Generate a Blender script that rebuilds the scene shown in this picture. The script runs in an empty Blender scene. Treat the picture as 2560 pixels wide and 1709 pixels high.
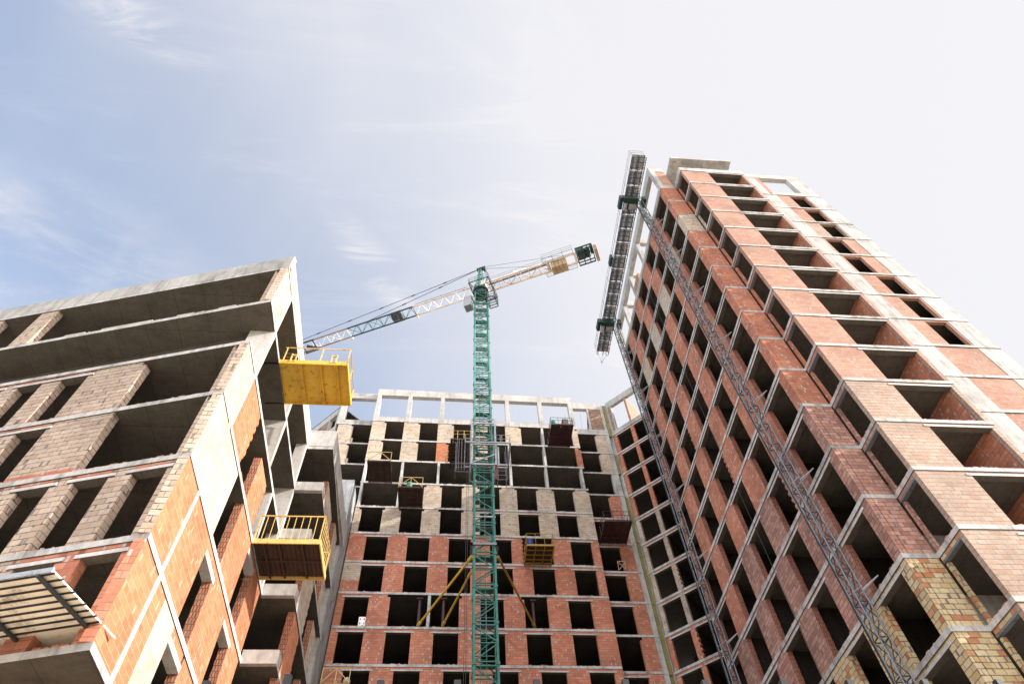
import bpy, math, random
from mathutils import Vector, Matrix
rnd = random.Random(7)
scene = bpy.context.scene
col = scene.collection
PI = math.pi
sin, cos, rad = math.sin, math.cos, math.radians

# ------------------------------------------------------------------ materials
def new_mat(name):
    m = bpy.data.materials.new(name); m.use_nodes = True
    nt = m.node_tree
    for n in list(nt.nodes): nt.nodes.remove(n)
    out = nt.nodes.new('ShaderNodeOutputMaterial')
    b = nt.nodes.new('ShaderNodeBsdfPrincipled')
    nt.links.new(b.outputs[0], out.inputs[0])
    return m, nt, b
def N(nt, kind, **kw):
    n = nt.nodes.new(kind)
    for k, v in kw.items():
        if k in n.inputs: n.inputs[k].default_value = v
        else: setattr(n, k, v)
    return n
def ramp(nt, src, stops, mode='LINEAR'):
    r = nt.nodes.new('ShaderNodeValToRGB'); cr = r.color_ramp; cr.interpolation = mode
    while len(cr.elements) < len(stops): cr.elements.new(0.5)
    for e, (p, c) in zip(cr.elements, stops):
        e.position = p; e.color = (*c, 1) if len(c) == 3 else c
    nt.links.new(src, r.inputs[0]); return r.outputs[0]
def mix(nt, a, b, f, blend='MIX'):
    m = nt.nodes.new('ShaderNodeMix'); m.data_type = 'RGBA'; m.blend_type = blend
    for s, v in ((m.inputs[0], f), (m.inputs[6], a), (m.inputs[7], b)):
        if isinstance(v, (int, float)): s.default_value = v
        elif isinstance(v, tuple): s.default_value = (*v, 1)
        else: nt.links.new(v, s)
    return m.outputs[2]
def noise(nt, vec, scale, detail=4, rough=.55, w=None):
    n = nt.nodes.new('ShaderNodeTexNoise'); n.inputs['Scale'].default_value = scale
    n.inputs['Detail'].default_value = detail; n.inputs['Roughness'].default_value = rough
    nt.links.new(vec, n.inputs['Vector']); return n.outputs['Fac']
def g(v): return (v, v, v)

def brick_mat(name, cols, mortar, w=.40, h=.215, ms=.011, patch=(.30, .30, .30), patch_amt=.06, smear=.5, smear_col=(.10, .10, .105), joint=.8):
    m, nt, b = new_mat(name); L = nt.links
    tc = N(nt, 'ShaderNodeTexCoord'); ge = N(nt, 'ShaderNodeNewGeometry')
    wob = nt.nodes.new('ShaderNodeTexNoise'); wob.inputs['Scale'].default_value = 3.5
    L.new(tc.outputs['UV'], wob.inputs['Vector'])
    vs = N(nt, 'ShaderNodeVectorMath', operation='MULTIPLY_ADD'); L.new(wob.outputs['Color'], vs.inputs[0])
    vs.inputs[1].default_value = (.022, .022, 0); L.new(tc.outputs['UV'], vs.inputs[2])
    br = N(nt, 'ShaderNodeTexBrick'); L.new(vs.outputs[0], br.inputs['Vector'])
    br.inputs['Color1'].default_value = (0, 0, 0, 1); br.inputs['Color2'].default_value = (1, 1, 1, 1)
    br.inputs['Scale'].default_value = 1; br.inputs['Mortar Size'].default_value = ms; br.inputs['Mortar Smooth'].default_value = .25
    br.inputs['Brick Width'].default_value = w; br.inputs['Row Height'].default_value = h; br.inputs['Bias'].default_value = 0
    c = ramp(nt, br.outputs['Color'], cols)
    big = noise(nt, ge.outputs['Position'], .55, 3)
    fine = noise(nt, ge.outputs['Position'], 9, 5, .65)
    c = mix(nt, c, ramp(nt, big, [(.3, g(.78)), (.7, g(1.12))]), 1, 'MULTIPLY')
    c = mix(nt, c, ramp(nt, fine, [(.3, g(.86)), (.7, g(1.1))]), 1, 'MULTIPLY')
    # grey repair blocks: a second, finer random per block
    br2 = N(nt, 'ShaderNodeTexBrick'); L.new(vs.outputs[0], br2.inputs['Vector'])
    br2.inputs['Color1'].default_value = (0, 0, 0, 1); br2.inputs['Color2'].default_value = (1, 1, 1, 1)
    br2.inputs['Scale'].default_value = 1; br2.inputs['Mortar Size'].default_value = .012; br2.inputs['Mortar Smooth'].default_value = .6
    br2.inputs['Brick Width'].default_value = w * .28; br2.inputs['Row Height'].default_value = h; br2.offset = 0
    pm = ramp(nt, br2.outputs['Color'], [(1 - patch_amt - .004, g(0)), (1 - patch_amt, g(1))], 'LINEAR')
    inv = N(nt, 'ShaderNodeMath', operation='SUBTRACT'); inv.inputs[0].default_value = 1; L.new(br2.outputs['Fac'], inv.inputs[1])
    pf = N(nt, 'ShaderNodeMath', operation='MULTIPLY'); L.new(pm, pf.inputs[0]); L.new(inv.outputs[0], pf.inputs[1])
    pf2 = N(nt, 'ShaderNodeMath', operation='MULTIPLY'); L.new(pf.outputs[0], pf2.inputs[0]); pf2.inputs[1].default_value = .8
    c = mix(nt, c, patch, pf2.outputs[0])
    # mortar with dark open joints
    sm = noise(nt, ge.outputs['Position'], 2.2, 4, .6)
    mc = mix(nt, mortar, smear_col, ramp(nt, sm, [(.5 - .12, g(0)), (.5 + .12, g(1))]))
    c = mix(nt, c, mc, br.outputs['Fac'])
    bh = N(nt, 'ShaderNodeTexBrick'); L.new(vs.outputs[0], bh.inputs['Vector'])
    bh.inputs['Scale'].default_value = 1; bh.inputs['Mortar Size'].default_value = ms * 1.5; bh.inputs['Mortar Smooth'].default_value = .3; bh.inputs['Brick Width'].default_value = 90; bh.inputs['Row Height'].default_value = h
    jn = noise(nt, tc.outputs['UV'], 1.4, 4, .7)
    jf = N(nt, 'ShaderNodeMath', operation='MULTIPLY'); L.new(bh.outputs['Fac'], jf.inputs[0]); L.new(ramp(nt, jn, [(.36, g(.1)), (.62, g(joint))]), jf.inputs[1])
    c = mix(nt, c, smear_col, jf.outputs[0])
    # smeared dark mortar close to joints
    br3 = N(nt, 'ShaderNodeTexBrick'); L.new(vs.outputs[0], br3.inputs['Vector'])
    br3.inputs['Scale'].default_value = 1; br3.inputs['Mortar Size'].default_value = ms * 3.2; br3.inputs['Mortar Smooth'].default_value = .5
    br3.inputs['Brick Width'].default_value = w; br3.inputs['Row Height'].default_value = h
    s2 = noise(nt, ge.outputs['Position'], 4.3, 3, .6)
    sf = N(nt, 'ShaderNodeMath', operation='MULTIPLY'); L.new(br3.outputs['Fac'], sf.inputs[0])
    L.new(ramp(nt, s2, [(.56, g(0)), (.64, g(smear))]), sf.inputs[1])
    c = mix(nt, c, smear_col, sf.outputs[0])
    L.new(c, b.inputs['Base Color']); b.inputs['Roughness'].default_value = .92; b.inputs['Specular IOR Level'].default_value = .2
    bp = N(nt, 'ShaderNodeBump'); bp.inputs['Strength'].default_value = .55; bp.inputs['Distance'].default_value = .02
    hh = N(nt, 'ShaderNodeMath', operation='MULTIPLY_ADD'); L.new(br.outputs['Fac'], hh.inputs[0]); hh.inputs[1].default_value = -1; L.new(fine, hh.inputs[2])
    L.new(hh.outputs[0], bp.inputs['Height']); L.new(bp.outputs[0], b.inputs['Normal'])
    return m

def conc_mat(name, base, dark=.62, board=(1.22, 2.44), boardc=.7, stain=.5, rough=.9):
    m, nt, b = new_mat(name); L = nt.links
    tc = N(nt, 'ShaderNodeTexCoord'); ge = N(nt, 'ShaderNodeNewGeometry')
    n1 = noise(nt, ge.outputs['Position'], .8, 5, .6); n2 = noise(nt, ge.outputs['Position'], 7, 6, .7)
    mp = N(nt, 'ShaderNodeMapping'); mp.inputs['Scale'].default_value = (2.6, 2.6, .35); L.new(ge.outputs['Position'], mp.inputs[0])
    n3 = noise(nt, mp.outputs[0], 1.2, 5, .65)
    c = ramp(nt, n1, [(.28, tuple(v * dark for v in base)), (.5, base), (.75, tuple(min(1, v * 1.14) for v in base))])
    c = mix(nt, c, ramp(nt, n2, [(.3, g(.82)), (.7, g(1.1))]), 1, 'MULTIPLY')
    c = mix(nt, c, ramp(nt, n3, [(.34, g(1 - stain * .55)), (.52, g(1))]), 1, 'MULTIPLY')
    br = N(nt, 'ShaderNodeTexBrick'); L.new(tc.outputs['UV'], br.inputs['Vector'])
    br.inputs['Scale'].default_value = 1; br.inputs['Mortar Size'].default_value = .012; br.inputs['Mortar Smooth'].default_value = .4
    br.inputs['Brick Width'].default_value = board[0]; br.inputs['Row Height'].default_value = board[1]; br.offset = 0
    br.inputs['Color1'].default_value = (*g(.9), 1); br.inputs['Color2'].default_value = (*g(1.05), 1); br.inputs['Mortar'].default_value = (*g(boardc), 1)
    c = mix(nt, c, br.outputs['Color'], 1, 'MULTIPLY')
    L.new(c, b.inputs['Base Color']); b.inputs['Roughness'].default_value = rough; b.inputs['Specular IOR Level'].default_value = .25
    bp = N(nt, 'ShaderNodeBump'); bp.inputs['Strength'].default_value = .3; bp.inputs['Distance'].default_value = .02
    L.new(n2, bp.inputs['Height']); L.new(bp.outputs[0], b.inputs['Normal'])
    return m

def paint_mat(name, base, rust=(.10, .05, .025), amt=.25, metal=0.0, rough=.5, scale=3.0):
    m, nt, b = new_mat(name); L = nt.links
    ge = N(nt, 'ShaderNodeNewGeometry')
    n1 = noise(nt, ge.outputs['Position'], scale, 6, .7); n2 = noise(nt, ge.outputs['Position'], .7, 3)
    c = mix(nt, base, ramp(nt, n2, [(.3, g(.8)), (.7, g(1.15))]), 1, 'MULTIPLY')
    c = mix(nt, c, rust, ramp(nt, n1, [(.60 - amt * .12, g(0)), (.70 - amt * .12, g(min(1, amt * 2.2)))]))
    L.new(c, b.inputs['Base Color']); b.inputs['Roughness'].default_value = rough; b.inputs['Metallic'].default_value = metal
    L.new(ramp(nt, n1, [(.3, g(rough - .12)), (.7, g(min(1, rough + .2)))]), b.inputs['Roughness'])
    return m

RED = brick_mat('red_hollow_block', [(0, (.42, .155, .092)), (.45, (.48, .185, .112)), (.8, (.51, .205, .125)), (1, (.54, .24, .155))], (.36, .18, .13), patch=(.42, .40, .39), patch_amt=.05, smear=.35, ms=.008)
ORANGE = brick_mat('orange_hollow_block', [(0, (.42, .150, .075)), (.5, (.46, .170, .086)), (1, (.50, .20, .105))], (.44, .22, .14), patch=(.52, .31, .21), patch_amt=.035, smear=.10, smear_col=(.5, .36, .27), ms=.006, joint=.45)
BEIGE = brick_mat('beige_hollow_block', [(0, (.42, .31, .225)), (.35, (.48, .38, .29)), (.7, (.51, .42, .33)), (1, (.53, .45, .37))], (.48, .38, .29), patch=(.20, .17, .14), patch_amt=.03, smear=.35, ms=.008)
CREAM = brick_mat('cream_hollow_block', [(0, (.44, .36, .285)), (.5, (.48, .41, .335)), (1, (.50, .44, .37))], (.34, .27, .21), patch=(.45, .36, .27), patch_amt=.02, smear=.2, smear_col=(.45, .36, .28), ms=.006, joint=.6)
HOL = brick_mat('hollow_block_end', [(0, (.36, .125, .06)), (.5, (.43, .16, .08)), (1, (.47, .19, .10))], (.05, .02, .012), w=.095, h=.215, ms=.016, patch_amt=.01, smear=.2)
HOLR = brick_mat('red_hollow_block_end', [(0, (.30, .10, .06)), (.5, (.36, .125, .075)), (1, (.40, .15, .09))], (.05, .025, .018), w=.095, h=.215, ms=.014, patch_amt=.01, smear=.2)
GREYBEIGE = brick_mat('grey_beige_block', [(0, (.40, .29, .22)), (.4, (.455, .345, .265)), (1, (.49, .385, .305))], (.34, .28, .225), patch=(.13, .12, .115), patch_amt=.03, smear=.9, smear_col=(.055, .057, .062), ms=.010)
PINK = brick_mat('dusty_pink_block', [(0, (.31, .145, .105)), (.5, (.41, .215, .165)), (1, (.47, .27, .21))], (.17, .12, .10), patch=(.13, .12, .12), patch_amt=.05, smear=.7, ms=.011)
YELLOW = brick_mat('yellow_mixed_block', [(0, (.44, .18, .08)), (.16, (.50, .24, .12)), (.22, (.50, .36, .18)), (.6, (.55, .42, .24)), (1, (.58, .47, .29))], (.20, .15, .12), patch=(.10, .09, .09), patch_amt=.03, smear=.7, ms=.012)
SUNRED = brick_mat('sunlit_red_block', [(0, (.37, .20, .145)), (.5, (.40, .23, .17)), (1, (.43, .265, .20))], (.40, .26, .20), patch=(.36, .33, .31), patch_amt=.03, smear=.35, smear_col=(.22, .12, .09), ms=.008)  # same red brick, with the sun's paleness put into its colour
SUNBEIGE = brick_mat('sunlit_beige_block', [(0, (.38, .255, .19)), (.5, (.41, .30, .235)), (1, (.43, .33, .26))], (.36, .27, .21), patch=(.33, .29, .26), patch_amt=.04, smear=.5, smear_col=(.15, .12, .10), ms=.010)  # beige brick again, its sunlit look set in the colour
OLD = brick_mat('old_solid_brick', [(0, (.22, .10, .06)), (.5, (.34, .19, .12)), (1, (.46, .30, .21))], (.30, .26, .23), w=.25, h=.075, ms=.008, patch_amt=.06, smear=.6)
CONC = conc_mat('raw_concrete', (.43, .415, .39))
CONCL = conc_mat('light_concrete_edge', (.50, .48, .46), dark=.55, stain=.75, board=(1.8, 9), boardc=.8)
CEILB = conc_mat('room_shade_soffit', (.05, .045, .038), dark=.72, board=(1.3, 5.2), boardc=.6, stain=.3)  # near-black concrete: the shade of the rooms is in the colour
CEILD = conc_mat('shade_toned_soffit', (.11, .095, .078), dark=.72, board=(1.3, 5.2), boardc=.6, stain=.3)  # concrete darkened in colour to carry the shade under slabs
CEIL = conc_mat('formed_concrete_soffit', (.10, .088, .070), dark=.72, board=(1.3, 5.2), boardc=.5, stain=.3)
PALEG = conc_mat('stained_grey_concrete', (.46, .44, .42), dark=.7, stain=.6, boardc=.8)
PALE = conc_mat('pale_concrete', (.46, .435, .41), dark=.75, stain=.35, boardc=.85)
BLUEGREY = conc_mat('grey_core_concrete', (.40, .41, .42), dark=.6, stain=.9)
LINT = conc_mat('precast_lintel', (.52, .50, .485), dark=.72, stain=.4, board=(9, 9))
DARKIN = conc_mat('inner_wall_block', (.035, .025, .02), dark=.7, board=(.4, .215), boardc=.7)  # almost black, so room shade is built into the wall colour
GREEN = paint_mat('green_crane_paint', (.018, .15, .118), amt=.35)
GREENL = paint_mat('sunlit_green_paint', (.085, .27, .215), amt=.3)  # crane green lightened in colour to look sunlit
DGREEN = paint_mat('dark_green_paint', (.006, .035, .028), amt=.2)
CREAMP = paint_mat('cream_crane_paint', (.68, .575, .47), rust=(.20, .10, .06), amt=.35)
WHITEP = paint_mat('white_crane_paint', (.78, .76, .73), rust=(.3, .18, .12), amt=.2)
RUSTCH = paint_mat('rusty_chord_paint', (.30, .20, .14), amt=.5)
YEL = paint_mat('yellow_paint', (.60, .37, .035), rust=(.12, .07, .02), amt=.35, scale=5)
YELL = paint_mat('pale_yellow_paint', (.62, .42, .14), rust=(.20, .11, .05), amt=.35, scale=6)
MUST = paint_mat('mustard_paint', (.34, .19, .025), amt=.4)
BROWNPLY = paint_mat('brown_plywood', (.052, .027, .017), rust=(.02, .01, .006), amt=.4, rough=.8)
PLY2 = paint_mat('pale_plywood', (.40, .29, .17), rust=(.2, .13, .07), amt=.3, rough=.85)
MAROON = paint_mat('maroon_paint', (.05, .015, .016), amt=.3)
GALV = paint_mat('galvanised_steel', (.36, .37, .39), rust=(.16, .13, .11), amt=.35, metal=.35, rough=.5)
DKST = paint_mat('dark_grey_steel', (.045, .05, .055), amt=.2, metal=.3, rough=.5)
MIDST = paint_mat('grey_steel', (.18, .20, .225), rust=(.05, .04, .04), amt=.3, metal=.3, rough=.5)
DECKP = paint_mat('grey_deck_panel', (.34, .345, .365), rust=(.06, .05, .05), amt=.35, metal=.2, rough=.6)
SHEET = paint_mat('beige_sheet', (.86, .77, .62), rust=(.46, .39, .30), amt=.5, rough=.75, scale=1.2)
BLACKST = paint_mat('black_steel', (.014, .015, .017), amt=.1, metal=.2, rough=.45)
WOOL = paint_mat('mineral_wool', (.22, .185, .06), rust=(.17, .13, .04), amt=.5, rough=1)
TIMBER = paint_mat('timber', (.50, .37, .24), rust=(.26, .18, .11), amt=.4, rough=.85)
BALLAST = conc_mat('ballast_concrete', (.40, .28, .16), dark=.8, board=(9, 9), stain=.3)
BARG = paint_mat('green_plastic', (.008, .22, .15), amt=.1, rough=.4)
BARB = paint_mat('blue_plastic', (.01, .04, .27), amt=.1, rough=.35)
REDP = paint_mat('red_plastic', (.5, .03, .02), amt=.1, rough=.4)
WHITE = paint_mat('white_wrap', (.8, .8, .8), rust=(.5, .1, .1), amt=.35, rough=.6, scale=6)
GLASS = paint_mat('cab_panel', (.10, .135, .16), rust=(.1, .12, .14), amt=.2, rough=.25)

# ------------------------------------------------------------------ mesh builder
class MB:
    def __init__(s): s.v = []; s.f = []; s.m = []
    def face(s, pts, mi=0):
        i = len(s.v); s.v += [tuple(p) for p in pts]; s.f.append(tuple(range(i, i + len(pts)))); s.m.append(mi)
    def hexa(s, p, mi=0):   # p: 4 bottom (ccw) + 4 top
        i = len(s.v); s.v += [tuple(q) for q in p]
        for f in ((3, 2, 1, 0), (4, 5, 6, 7), (0, 1, 5, 4), (1, 2, 6, 5), (2, 3, 7, 6), (3, 0, 4, 7)):
            s.f.append(tuple(i + k for k in f)); s.m.append(mi)
    def box(s, x0, x1, y0, y1, z0, z1, mi=0):
        s.hexa([(x0, y0, z0), (x1, y0, z0), (x1, y1, z0), (x0, y1, z0), (x0, y0, z1), (x1, y0, z1), (x1, y1, z1), (x0, y1, z1)], mi)
    def prism(s, poly, z0, z1, mi=0):
        n = len(poly); i = len(s.v)
        s.v += [(x, y, z0) for x, y in poly] + [(x, y, z1) for x, y in poly]
        s.f.append(tuple(i + k for k in reversed(range(n)))); s.m.append(mi)
        s.f.append(tuple(i + n + k for k in range(n))); s.m.append(mi)
        for k in range(n):
            j = (k + 1) % n; s.f.append((i + k, i + j, i + n + j, i + n + k)); s.m.append(mi)
    def bar(s, p, q, w, h=None, mi=0, up=(0, 0, 1)):
        h = h or w; p = Vector(p); q = Vector(q); d = (q - p).normalized(); u = Vector(up)
        if abs(d.dot(u)) > .97: u = Vector((0, 1, 0))
        a = d.cross(u).normalized(); c = a.cross(d)
        A = a * w / 2; Cc = c * h / 2
        s.hexa([p - A - Cc, p + A - Cc, q + A - Cc, q - A - Cc, p - A + Cc, p + A + Cc, q + A + Cc, q - A + Cc], mi)
    def tube(s, p, q, r, n=7, r2=None, mi=0):
        p = Vector(p); q = Vector(q); d = (q - p).normalized(); u = Vector((0, 0, 1)) if abs(d.z) < .9 else Vector((1, 0, 0))
        a = d.cross(u).normalized(); c = d.cross(a); r2 = r if r2 is None else r2; i = len(s.v)
        for k in range(n):
            t = 2 * PI * k / n; e = a * cos(t) + c * sin(t)
            s.v.append(tuple(p + e * r)); s.v.append(tuple(q + e * r2))
        for k in range(n):
            j = (k + 1) % n; s.f.append((i + 2 * k, i + 2 * k + 1, i + 2 * j + 1, i + 2 * j)); s.m.append(mi)
        s.f.append(tuple(i + 2 * k for k in range(n))); s.m.append(mi)
        s.f.append(tuple(i + 2 * k + 1 for k in reversed(range(n)))); s.m.append(mi)
    def path(s, pts, r, n=6, mi=0):
        for a, b in zip(pts, pts[1:]): s.tube(a, b, r, n, mi=mi)
    def build(s, name, mats, parent=None):
        root = parent
        while root is not None and root.parent is not None: root = root.parent
        o = Vector(root.location) if root is not None else Vector((0, 0, 0))
        me = bpy.data.meshes.new(name)
        me.from_pydata([tuple(Vector(v) - o) for v in s.v], [], s.f)
        if not isinstance(mats, (list, tuple)): mats = [mats]
        for m in mats: me.materials.append(m)
        me.polygons.foreach_set('material_index', s.m)
        me.update()
        uv = me.uv_layers.new(name='UVMap')
        for p in me.polygons:
            nrm = p.normal
            if abs(nrm.z) > .75: t = None
            else:
                t = Vector((-nrm.y, nrm.x, 0)).normalized()
                if abs(t.x) > abs(t.y):
                    if t.x < 0: t = -t
                elif t.y < 0: t = -t
            for li in p.loop_indices:
                w = Vector(me.vertices[me.loops[li].vertex_index].co) + o
                uv.data[li].uv = (w.x, w.y) if t is None else (w.dot(t), w.z)
        ob = bpy.data.objects.new(name, me); col.objects.link(ob)
        if parent is not None: ob.parent = parent
        return ob

def thing(name, label, cat, loc, group=None):
    o = bpy.data.objects.new(name, None); col.objects.link(o); o.location = loc
    o.empty_display_size = .3
    o['label'] = label; o['category'] = cat
    if group: o['group'] = group
    return o
def tag(o, label, cat, group=None):
    o['label'] = label; o['category'] = cat
    if group: o['group'] = group
    return o

class Face:
    """a vertical facade: origin, unit direction along it, outward normal"""
    def __init__(s, ox, oy, dx, dy, nx, ny):
        l = math.hypot(dx, dy); s.o = (ox, oy); s.d = (dx / l, dy / l); l = math.hypot(nx, ny); s.n = (nx / l, ny / l)
    def P(s, a, z, d=0): return (s.o[0] + s.d[0] * a + s.n[0] * d, s.o[1] + s.d[1] * a + s.n[1] * d, z)
    def box(s, mb, s0, s1, z0, z1, d0, d1, mi=0):
        q = [s.P(s0, z0, d1), s.P(s1, z0, d1), s.P(s1, z0, d0), s.P(s0, z0, d0)]
        if (s.d[0] * s.n[1] - s.d[1] * s.n[0]) > 0: q = q[::-1]
        mb.hexa(q + [(x, y, z1) for x, y, _ in q], mi)

def slab(poly, z0, z1, parent, name='floor_slab', under=None):
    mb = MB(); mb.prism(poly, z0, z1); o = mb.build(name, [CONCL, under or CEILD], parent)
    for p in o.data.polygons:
        if p.normal.z < -.7: p.material_index = 1  # underside gets the darker concrete, deepening the shade by colour
    return o
H = 3.0
CH = .215
def pier(F, s0, s1, z0, z1, mat, parent, name='brick_pier', d=-.025, th=.30, tl=0, tr=0, top=0, end=None):
    """brick pier; tl/tr = toothed (unfinished) left/right edge, top = stepped narrower head"""
    mb = MB()
    zt = z1 - (.24 if top else 0)
    if tl or tr:
        z = z0; k = 0
        while z < zt - .01:
            zz = min(z + CH, zt); e = rnd.uniform(.05, .12) if k % 2 else 0
            F.box(mb, s0 - (e if tl else 0), s1 + (e if tr else 0), z, zz - .004, d - th, d); z = zz; k += 1
    else:
        F.box(mb, s0, s1, z0, zt, d - th, d)
    if top:
        w = .21
        F.box(mb, s0 + (w if top in (1, 3) else 0), s1 - (w if top in (2, 3) else 0), zt, z1, d - th, d)
    o = mb.build(name, [mat] + ([end] if end else [HOL] if mat in (ORANGE, CREAM, BEIGE) else [HOLR] if mat in (RED, PINK) else []), parent)
    if len(o.data.materials) > 1 and F.n[1] ** 2 < .3:
        for p in o.data.polygons:
            if p.normal.y < -.8: p.material_index = 1
    return o
def lintel(F, s0, s1, zs, parent, mat=None, name='lintel', brick=None, hh=.30):
    """precast lintel under a slab whose soffit is at zs, with the brick course above it"""
    mb = MB()
    F.box(mb, s0 - .2, s1 + .2, zs - hh, zs - hh + .12, -.31, .012)
    F.box(mb, s0 - .2, s1 + .2, zs - hh + .12, zs, -.30, -.03, 1)
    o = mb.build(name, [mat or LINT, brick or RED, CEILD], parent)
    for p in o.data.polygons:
        if p.normal.z < -.7: p.material_index = 2  # shadow under the lintel painted on with the darker concrete
    return o

def rubble(F, s0, s1, z, mat, parent, n, name='brick_rubble'):
    mb = MB()
    for k in range(n):
        a = rnd.uniform(s0, s1); w = rnd.uniform(.04, .22); F.box(mb, a, a + w, z, z + rnd.uniform(.02, .09), -rnd.uniform(.1, .2), -rnd.uniform(.0, .05))
    o = mb.build(name, mat, parent); o['kind'] = 'stuff'; return o
# ------------------------------------------------------------------ camera
R = Vector((0.99596875, -0.07728726, -0.04552932)); U = Vector((-0.03908137, -0.83074032, 0.55528656)); Fw = Vector((0.08073962, 0.55126872, 0.83041189))
cam = bpy.data.cameras.new('camera'); co = bpy.data.objects.new('camera', cam); col.objects.link(co)
cam.sensor_width = 36; cam.lens = 1621.19 / 2560 * 36; cam.clip_start = .1; cam.clip_end = 3000
M = Matrix(((R.x, U.x, -Fw.x, 0), (R.y, U.y, -Fw.y, 0), (R.z, U.z, -Fw.z, 1.6), (0, 0, 0, 1)))
co.matrix_world = M
scene.camera = co

# ------------------------------------------------------------------ light and sky
SUN_EL = rad(26.4); SUN_AZ = rad(16.5)        # azimuth from +X towards -Y
sd = Vector((cos(SUN_AZ) * cos(SUN_EL), -sin(SUN_AZ) * cos(SUN_EL), sin(SUN_EL)))
sl = bpy.data.lights.new('sun', 'SUN'); sl.energy = 3.7; sl.angle = rad(.53); sl.color = (1, .925, .83)
so = bpy.data.objects.new('sun', sl); col.objects.link(so); so.rotation_euler = sd.to_track_quat('Z', 'Y').to_euler()
so.location = (60, -20, 60)
world = bpy.data.worlds.new('World'); scene.world = world; world.use_nodes = True
nt = world.node_tree
for n in list(nt.nodes): nt.nodes.remove(n)
wo = N(nt, 'ShaderNodeOutputWorld'); bg = N(nt, 'ShaderNodeBackground'); nt.links.new(bg.outputs[0], wo.inputs[0])
sky = N(nt, 'ShaderNodeTexSky'); sky.sky_type = 'NISHITA'; sky.sun_disc = False
sky.sun_elevation = SUN_EL; sky.sun_rotation = rad(90) + SUN_AZ
sky.air_density = 1.0; sky.dust_density = .8; sky.ozone_density = .5
tc = N(nt, 'ShaderNodeTexCoord')
sep = N(nt, 'ShaderNodeSeparateXYZ'); nt.links.new(tc.outputs['Generated'], sep.inputs[0])
# high thin cloud: project the view direction on a flat layer
zc = N(nt, 'ShaderNodeMath', operation='MAXIMUM'); nt.links.new(sep.outputs[2], zc.inputs[0]); zc.inputs[1].default_value = .08
dx = N(nt, 'ShaderNodeMath', operation='DIVIDE'); nt.links.new(sep.outputs[0], dx.inputs[0]); nt.links.new(zc.outputs[0], dx.inputs[1])
dy = N(nt, 'ShaderNodeMath', operation='DIVIDE'); nt.links.new(sep.outputs[1], dy.inputs[0]); nt.links.new(zc.outputs[0], dy.inputs[1])
cmb = N(nt, 'ShaderNodeCombineXYZ'); nt.links.new(dx.outputs[0], cmb.inputs[0]); nt.links.new(dy.outputs[0], cmb.inputs[1])
def cloud(scale, sx, sy, rot, lo, hi, detail=7, rough=.62, off=(0, 0, 0), dist=.6):
    mp = N(nt, 'ShaderNodeMapping'); mp.inputs['Scale'].default_value = (sx, sy, 1); mp.inputs['Rotation'].default_value = (0, 0, rad(rot)); mp.inputs['Location'].default_value = off
    nt.links.new(cmb.outputs[0], mp.inputs[0])
    n = N(nt, 'ShaderNodeTexNoise'); n.inputs['Scale'].default_value = scale; n.inputs['Detail'].default_value = detail; n.inputs['Roughness'].default_value = rough; n.inputs['Distortion'].default_value = dist
    nt.links.new(mp.outputs[0], n.inputs['Vector'])
    return ramp(nt, n.outputs['Fac'], [(lo, g(0)), (hi, g(1))], 'EASE')
def add(a, b, op='ADD', clamp=False):
    m = N(nt, 'ShaderNodeMath', operation=op); m.use_clamp = clamp
    for i, v in enumerate((a, b)):
        if isinstance(v, (int, float)): m.inputs[i].default_value = v
        else: nt.links.new(v, m.inputs[i])
    return m.outputs[0]
wide = cloud(1.3, 1, .8, 20, .36, .72, 5, .55, (3.1, 1.7, 0))
wisp = cloud(2.6, .55, 2.2, 62, .50, .74, 9, .66, (.7, 4.2, 0), .9)
# bright veil on the sun's side of the sky
hd = N(nt, 'ShaderNodeVectorMath', operation='DOT_PRODUCT'); nt.links.new(tc.outputs['Generated'], hd.inputs[0])
hd.inputs[1].default_value = Vector((.80, -.18, .42)).normalized()
hd2 = N(nt, 'ShaderNodeMath', operation='MULTIPLY_ADD'); nt.links.new(hd.outputs['Value'], hd2.inputs[0]); hd2.inputs[1].default_value = .7; hd2.inputs[2].default_value = .35
veil = ramp(nt, hd2.outputs[0], [(.0, g(.06)), (.28, g(.20)), (.42, g(.40)), (.54, g(.66)), (.68, g(.94)), (.80, g(1))], 'LINEAR')
def blob(cx, cy, ax, ay, rx, ry):
    mp = N(nt, 'ShaderNodeMapping'); mp.vector_type = 'TEXTURE'; mp.inputs['Location'].default_value = (cx, cy, 0); mp.inputs['Rotation'].default_value = (0, 0, math.atan2(ay, ax)); mp.inputs['Scale'].default_value = (rx, ry, 1)
    nt.links.new(cmb.outputs[0], mp.inputs[0]); ln = N(nt, 'ShaderNodeVectorMath', operation='LENGTH'); nt.links.new(mp.outputs[0], ln.inputs[0])
    return ramp(nt, ln.outputs['Value'], [(.1, g(1)), (1, g(0))], 'EASE')
soft = cloud(3.2, .8, 1.5, 35, .34, .70, 8, .62, (2.2, .4, 0), .5)
bank = add(blob(-.74, .52, .9, .25, .42, .20), soft, 'MULTIPLY')
fine = cloud(9, .55, 2.4, 28, .40, .66, 8, .62, (1.2, 3.4, 0), .8)
st1 = add(add(blob(-.46, .16, .09, .05, .17, .05), blob(-.145, .525, .05, .07, .16, .05)), fine, 'MULTIPLY')
cf = add(add(veil, add(wide, .16, 'MULTIPLY')), add(add(wisp, .16, 'MULTIPLY'), add(add(bank, .80, 'MULTIPLY'), add(st1, .42, 'MULTIPLY'))), clamp=True)
cf = add(cf, .96, 'MULTIPLY')
skyc = mix(nt, sky.outputs[0], g(1.0), 0.0)
cl = mix(nt, sky.outputs[0], (2.66, 2.63, 2.71), cf)
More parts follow.
